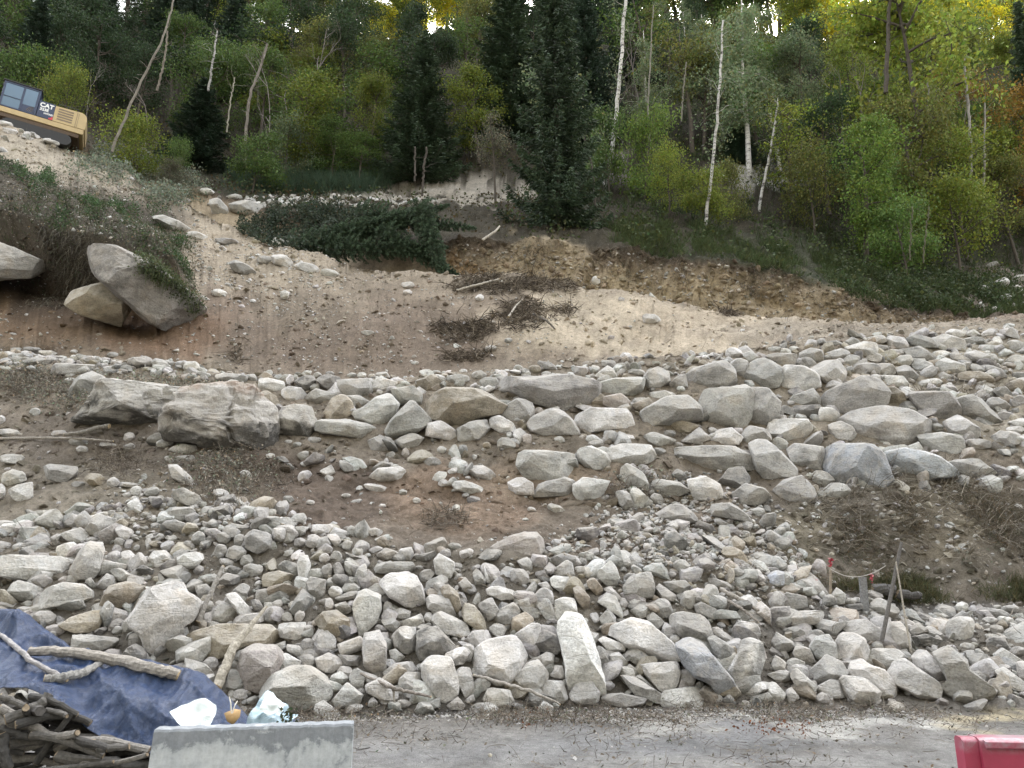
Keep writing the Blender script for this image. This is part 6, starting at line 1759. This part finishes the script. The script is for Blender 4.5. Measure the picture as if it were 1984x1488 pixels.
# ---------------------------------------------------------------- survey stakes, string, red tapes
grey_w = (.20, .19, .18)
def stake(px, top, bot, wpx, col, label, name='stake', px2=None, dY=-.05, flat=False, smin=0):
    g = ground(px, bot, smin); Y = g[0][1]+dY; a = at(px, bot+6, Y); b = at(px if px2 is None else px2, top, Y); mpp = Y*1.03/F; e = empty(name, a); d = b-a; m = MB()
    if flat:
        w_ = wpx*mpp*.5; u = np.array([1, .05, 0]); n = np.array([0, -.03, 0]); v = [p+su*u*w_+sn*n for p in (a-a, d) for sn in (-1, 1) for su in (-1, 1)]
        m.add(v, [(0, 1, 3, 2), (4, 6, 7, 5), (0, 4, 5, 1), (2, 3, 7, 6), (0, 2, 6, 4), (1, 5, 7, 3)], col)
    else: m.tube([a-a, d*.3, d*.65, d], [wpx*mpp*.5, wpx*mpp*.5, wpx*mpp*.45, wpx*mpp*.36], 6, col, .08)
    m.build('shaft', M['wood'], e); tag(e, label, 'stake'); return e, a, b
redm = simple('red_tape', (.36, .03, .05), .5, 20, .25, .01)
def tape(px, py, Y, s, label, col=None):
    P = at(px, py, Y); r = np.random.RandomState(int(px)); Cn = r.normal(size=(26, 3))*np.array([s*.28, s*.2, s*.45]); v, f, c = leaf_quads(Cn, s*.8, r, leaf_cols(26, r, .2, .02), .45)
    o = obj('red_tape', mesh_np('red_tape', v, f, col or redm, False, c), None, V(P)); tag(o, label, 'tape'); return o
e1, a1, b1 = stake(1609, 1085, 1158, 5, (.30, .25, .19), 'thin wooden survey stake with red tape at its top')
e2, a2, b2 = stake(1677, 1118, 1180, 13, (.22, .22, .22), 'wide grey board stake standing right of the thin one', px2=1671, flat=True)
e3, a3, b3 = stake(1708, 1050, 1238, 7, (.13, .12, .11), 'tall dark leaning post right of the grey board', px2=1747, dY=-.35)
e4, a4, b4 = stake(1765, 1088, 1258, 3.4, (.42, .38, .32), 'thin pale crooked stick leaning right of the tall dark post', px2=1736, dY=-.3)
tape(1609, 1088, a1[1]-.05, .10, 'red tape tied to the top of the thin stake'); tape(1688, 1120, a2[1]-.1, .09, 'red tape knot beside the grey board stake')
tape(1580, 1128, a1[1]+.1, .07, 'faint pink scrap of tape left of the thin stake', simple('pink_tape', (.5, .2, .22), .6, 10, .2, 0))
m = MB(); s0, s1, s2 = at(1608, 1102, a1[1]-.06), at(1673, 1116, a2[1]-.08), at(1716, 1096, a3[1]); pts = [s0*(1-t)+s1*t+np.array([0, 0, -.08*math.sin(math.pi*t)]) for t in np.linspace(0, 1, 9)]+[s1*(1-t)+s2*t+np.array([0, 0, -.03*math.sin(math.pi*t)]) for t in np.linspace(.1, 1, 7)]
m.tube(pts, .009, 5, (.45, .42, .38)); tag(m.build('string', M['twig']), 'pale string sagging between the survey stakes', 'string')
r_ = np.random.RandomState(12)
log_obj(at(1685, 1142, a2[1]+.55), at(1735, 1143, a2[1]+.5), .14, r_, 'dark short log under the bank right of the grey board', 'log', 'log', None, (.09, .085, .08), .01)
log_obj(at(1738, 1150, a2[1]+.5), at(1785, 1155, a2[1]+.5), .10, r_, 'blackish log end under the bank right of the tall leaning post', 'log', 'log', None, (.07, .065, .06), .01)
print('objects', time.time()-T0)

# ---------------------------------------------------------------- twigs, roots, grass, dead leaves
def mesh_cloud(name, V_, F_, C_, mat, label, cat, color=None):
    me = mesh_np(name, np.concatenate(V_), np.concatenate(F_), mat, False, np.concatenate(C_)); o = obj(name, me)
    if color: o.color = (*color, 1)
    return tag(o, label, cat, kind='stuff')
def strips(P0, D, L, w_, r, col, nseg=3, bend=.35, grav=0.0):
    """many thin bent ribbons (crossed by a second one) as sticks / blades"""
    n = len(P0); side = np.cross(D, r.normal(size=(n, 3))); side /= np.linalg.norm(side, axis=1)[:, None]; s2 = np.cross(D, side)
    pts = [P0]; d = D.copy()
    for k in range(nseg):
        d = d+r.normal(size=(n, 3))*bend/nseg+np.array([0, 0, grav/nseg]); d /= np.linalg.norm(d, axis=1)[:, None]; pts.append(pts[-1]+d*(L/nseg)[:, None])
    vs = []; fs = []; cs = []; off = 0
    for sd in (side, s2):
        vv = []
        for k, p in enumerate(pts):
            ww = (w_*(1-.7*k/nseg)*.5)[:, None]; vv += [p-sd*ww, p+sd*ww]
        vv = np.stack(vv, 1); m_ = vv.shape[1]; base = np.arange(n)[:, None]*m_+off
        for k in range(nseg): fs.append(np.concatenate([base+2*k, base+2*k+1, base+2*k+3, base+2*k+2], 1))
        vs.append(vv.reshape(-1, 3)); cs.append(np.repeat(col, m_, 0)); off += n*m_
    return np.concatenate(vs), np.concatenate(fs), np.concatenate(cs)
def cloud(dens, n, seed):
    ids = scatter(n, dens, seed); return jitter_cell(ids, np.random.RandomState(seed+5)), cellN[ids], ids
def twigs(name, dens, n, Lr, wr, seed, label, cols_=((.22, .19, .16), (.32, .28, .23), (.12, .10, .085)), up=.5, grav=-.3):
    P, N, ids = cloud(dens, n, seed); r = np.random.RandomState(seed+1); d = r.normal(size=(n, 3))*np.array([1, .6, .5]); d = d+N*up; d /= np.linalg.norm(d, axis=1)[:, None]
    c = np.array(cols_)[r.randint(len(cols_), size=n)]*r.uniform(.7, 1.3, n)[:, None]
    v, f, cc = strips(P+N*r.uniform(0, .15, n)[:, None], d, r.uniform(*Lr, n)*r.rand(n)**.5, r.uniform(*wr, n), r, c, 4, .7, grav); mesh_cloud(name, [v], [f], [cc], M['twig'], label, 'twigs')
def litter(name, dens, n, size, seed, label, color, h=(.0, .12), var=.5):
    P, N, ids = cloud(dens, n, seed); r = np.random.RandomState(seed+1); Cn = P+N*r.uniform(*h, n)[:, None]+r.normal(size=(n, 3))*.06
    v, f, c = leaf_quads(Cn, size, r, leaf_cols(n, r, var), .6); mesh_cloud(name, [v], [f], [c], M['leaf'], label, 'dead leaves', color)
# grass and broom
def grass(name, dens, n, Lr, w_, seed, label, color, spread=.45, grav=-.5, cat='grass'):
    P, N, ids = cloud(dens, n, seed); r = np.random.RandomState(seed+1); d = r.normal(size=(n, 3))*spread+np.array([0, -.15, 1]); d /= np.linalg.norm(d, axis=1)[:, None]
    P = P+r.normal(size=(n, 3))*np.array([.12, .12, .02]); v, f, c = strips(P, d, r.uniform(*Lr, n), np.full(n, w_)*r.uniform(.6, 1.4, n), r, leaf_cols(n, r, .4), 3, .5, grav); mesh_cloud(name, [v], [f], [c], M['leaf'], label, cat, color)
clump = (fbm(cellP*np.array([1, .35, .35]), 1.1, 3, 301)+.25).clip(0)
bank = sz(7.93, 8.45); kcell = KNOLL.reshape(NR, NC)[:-1, :-1].ravel()
grass('broom_thicket', ell(610, 352, 150, 26)*sz(8, 10), 16000, (.8, 1.9), .035, 401, 'bluish-green broom thicket below the yellow-green trees', (.07, .11, .075), .3, -.25, 'broom')
grass('bank_grass', bank*(cX > 1170)*clump, 26000, (.25, .7), .03, 403, 'green grass tufts along the top of the cut bank', (.085, .11, .05))
grass('floor_grass', sz(8.2, 9.6)*(cX > 1050)*clump, 24000, (.4, 1.2), .045, 405, 'dark grass and herbs on the forest floor of the right bank', (.06, .085, .04))
grass('hanging_roots', sz(7.6, 7.98)*(cX > 860)*(clump+.05), 4200, (.3, .9), .022, 407, 'grey roots and dry grass hanging over the lip of the cut bank', (.17, .14, .11), .6, -2.6, 'roots')
grass('left_bank_grass', (ell(130, 450, 190, 70)+ell(330, 500, 50, 60))*sz(5, 6.4)*(clump+.2), 2600, (.2, .5), .03, 409, 'patchy grass on the left bank above the overhanging boulder', (.075, .10, .05))
grass('bank_foot_grass', ell(1800, 1150, 230, 30)*sz(2, 3)*clump, 6000, (.10, .35), .012, 411, 'dry grass along the foot of the brown right bank', (.12, .12, .07))
grass('right_bank_grass', (ell(1850, 1010, 200, 60)+ell(1700, 1080, 160, 70)+ell(1880, 770, 80, 30)*2)*sz(2, 5)*clump, 9000, (.10, .40), .010, 413, 'dead grass and rootlets on the brown right bank', (.17, .145, .11), .8, -1.6)
# forest floor leaf layer
und = sz(8, 10)
def undergrowth(name, dens, n, seed, label, color, size=.22, h=1.0):
    P, N, ids = cloud(dens, n, seed); r = np.random.RandomState(seed+1); hh = (clump[ids]+.15)*h; Cn = P+np.array([0, 0, 1.])*(r.rand(n)*hh)[:, None]+r.normal(size=(n, 3))*.1
    v, f, c = leaf_quads(Cn, size, r, leaf_cols(n, r, .45), .65); mesh_cloud(name, [v], [f], [c], M['leaf'], label, 'undergrowth', color)
undergrowth('forest_undergrowth', und*clump*np.clip(.25+(cX > 1000)*1.0, 0, 1)*(1-ell(880, 370, 190, 26))*(1-ell(1480, 340, 90, 16)), 52000, 421, 'mixed green undergrowth between the trees of the slope', (.06, .08, .03), .22, 2.2)
undergrowth('brown_undergrowth', und*(cX < 1100)*(clump+.1)*(1-ell(880, 370, 190, 26)), 30000, 423, 'brownish bracken and brush on the dark left forest floor', (.075, .062, .035), .22, 1.6)
undergrowth('track_brush', (ell(240, 325, 110, 36)+ell(330, 375, 70, 30)+ell(60, 410, 90, 30)*.4)*sz(5.6, 8.4)*(clump+.2), 15000, 425, 'grey-green leafy brush heaped beside the upper track', (.19, .21, .17), .17, 1.5)
undergrowth('trench_brush', ell(590, 450, 120, 40)*sz(6, 8.3)*(clump+.2), 12000, 427, 'dark green brush along the trench left of the felled spruces', (.045, .06, .042), .18, 1.6)
undergrowth('left_bank_leaves', (ell(110, 430, 200, 90)+ell(300, 490, 80, 60))*sz(5, 6.4)*(clump*.4+.3), 13000, 429, 'dead leaves and creepers covering the left bank', (.15, .14, .115), .10, .22)
undergrowth('green_creepers', (ell(200, 430, 130, 40)+ell(310, 500, 60, 60)+ell(60, 350, 60, 20))*sz(5, 6.4)*clump**2, 6500, 431, 'small green creepers on the left bank', (.06, .10, .045), .11, .8)
undergrowth('right_bank_shrubs', (ell(1750, 570, 230, 50)+ell(1850, 590, 120, 25))*sz(7.93, 9)*(clump+.1), 14000, 433, 'low dark green shrubs spilling over the right end of the cut bank', (.055, .075, .035), .16, 1.3)
undergrowth('knoll_creepers', kcell*(.3+clump), 10000, 461, 'dusty dead leaves and creepers hanging over the face of the left knoll', (.12, .112, .09), .10, .12)
undergrowth('knoll_ivy', kcell*clump**1.5, 4000, 463, 'dark green creepers over the left knoll', (.05, .075, .04), .12, .3)
grass('knoll_hanging_grass', kcell*(.2+clump)*(cY > 430), 1100, (.3, .8), .025, 465, 'long grass and roots hanging from the lip of the left knoll', (.10, .105, .065), .5, -3.0)
for lab_, (c0_, wp_) in PLACED.items():
    if lab_.startswith('great overhanging'):
        r = np.random.RandomState(77); W3 = wp_+c0_; X_, Y_ = proj(W3); n_ = wp_/np.linalg.norm(wp_, axis=1)[:, None]
        edge_ = np.interp(X_, [190, 240, 300, 363, 390], [500, 486, 518, 572, 600]); ok = np.where((Y_ < edge_+26+10*fbm(W3, 1.5, 2, 5)) & (X_ > 262) & (n_[:, 1] < .5))[0]
        if len(ok) > 5:
            ii = ok[r.randint(len(ok), size=2600)]; Q = W3[ii]+n_[ii]*.04+r.normal(size=(2600, 3))*.12
            a_ = leaf_quads(Q, .10, r, leaf_cols(2600, r, .5), .6); mesh_cloud('boulder_moss', [a_[0]], [a_[1]], [a_[2]], M['leaf'], 'moss and creepers over the upper right edge of the overhanging boulder', 'moss', (.075, .09, .045))
            ii = ok[r.randint(len(ok), size=700)]; d_ = r.normal(size=(700, 3))*.4+np.array([0, -.5, .2]); d_ /= np.linalg.norm(d_, axis=1)[:, None]
            a_ = strips(W3[ii], d_, r.uniform(.2, .6, 700), np.full(700, .025), r, leaf_cols(700, r, .4), 4, .5, -2.5); mesh_cloud('boulder_grass', [a_[0]], [a_[1]], [a_[2]], M['leaf'], 'grass tufts drooping over the overhanging boulder', 'grass', (.09, .11, .05))
# litter and twigs on the works
litter('dead_leaf_litter', (ell(430, 920, 110, 60)+ell(250, 770, 230, 40)*.8+ell(60, 740, 80, 30)+ell(1880, 1080, 40, 25)*1.4+ell(1250, 940, 90, 30)*.7)*sz(2, 4.5)*(clump+.1), 9000, .075, 441, 'grey dead leaves caught in heaps of twigs on the slope', (.25, .235, .205), (0, .22))
twigs('twig_heaps', (ell(450, 930, 110, 60)+ell(60, 750, 70, 30)+ell(240, 900, 60, 40)+ell(860, 1010, 50, 20)*2+ell(1240, 950, 80, 30))*sz(2, 4.2), 2600, (.15, .8), (.008, .02), 443, 'heaps of grey twigs and rootlets on the bare slope')
twigs('root_mats', (ell(960, 552, 95, 16)*1.4+ell(900, 640, 62, 20)*1.6+ell(905, 690, 60, 12)+ell(1010, 610, 50, 30)+ell(1080, 550, 60, 14)+ell(1415, 602, 26, 13)*1.5+ell(465, 682, 25, 14)*1.2+ell(1090, 605, 26, 10))*sz(4.6, 7), 6500, (.2, .9), (.018, .05), 445, 'dark mats of torn roots on the sandy slope', ((.12, .095, .075), (.18, .15, .12), (.30, .26, .21), (.08, .065, .05)), .08, -.25)
twigs('right_bank_twigs', (ell(1780, 1000, 260, 110)+ell(1850, 760, 90, 40))*sz(2, 4.6)*(clump+.15), 2600, (.15, 1.0), (.006, .02), 447, 'dead twigs strewn over the brown right bank', ((.26, .23, .19), (.42, .38, .32), (.13, .11, .09)))
twigs('scattered_twigs', sz(1.2, 6)*(patchn+.4).clip(0)*(1-.8*ell(1250, 630, 260, 60)), 2200, (.1, .6), (.006, .018), 449, 'single sticks scattered over rubble and slope')
twigs('hanging_rootlets', ell(120, 545, 100, 40)*sz(5, 6.3)*2, 2200, (.3, 1.1), (.012, .03), 451, 'rootlets hanging in the dark under the left bank', ((.13, .12, .09), (.22, .2, .16), (.08, .07, .06)), .4, -2.5)
twigs('road_twigs', (cS < 1.02)*(cY < 1500)*(patchn+.35).clip(0)*(ell(1000, 1390, 900, 22)*2+.5), 5200, (.05, .35), (.004, .012), 453, 'bark chips and twigs littering the grey road', ((.20, .17, .14), (.11, .09, .075), (.30, .26, .21)), .05, 0)
litter('road_leaves', (cS < 1.02)*(cY < 1500)*(patchn+.3).clip(0)*(ell(1000, 1388, 900, 20)*2.5+.25), 6000, .045, 455, 'brown leaf crumbs and bark bits on the road', (.17, .15, .125), (.002, .012), .6)
litter('rust_leaves', (cS < 1.02)*(ell(1500, 1415, 90, 12)+ell(1030, 1400, 60, 16)*.3), 260, .05, 457, 'rust-coloured leaves lying in a strip on the road', (.17, .075, .045), (.002, .02), .4)
print('debris', time.time()-T0)

print('TOTAL', time.time()-T0)
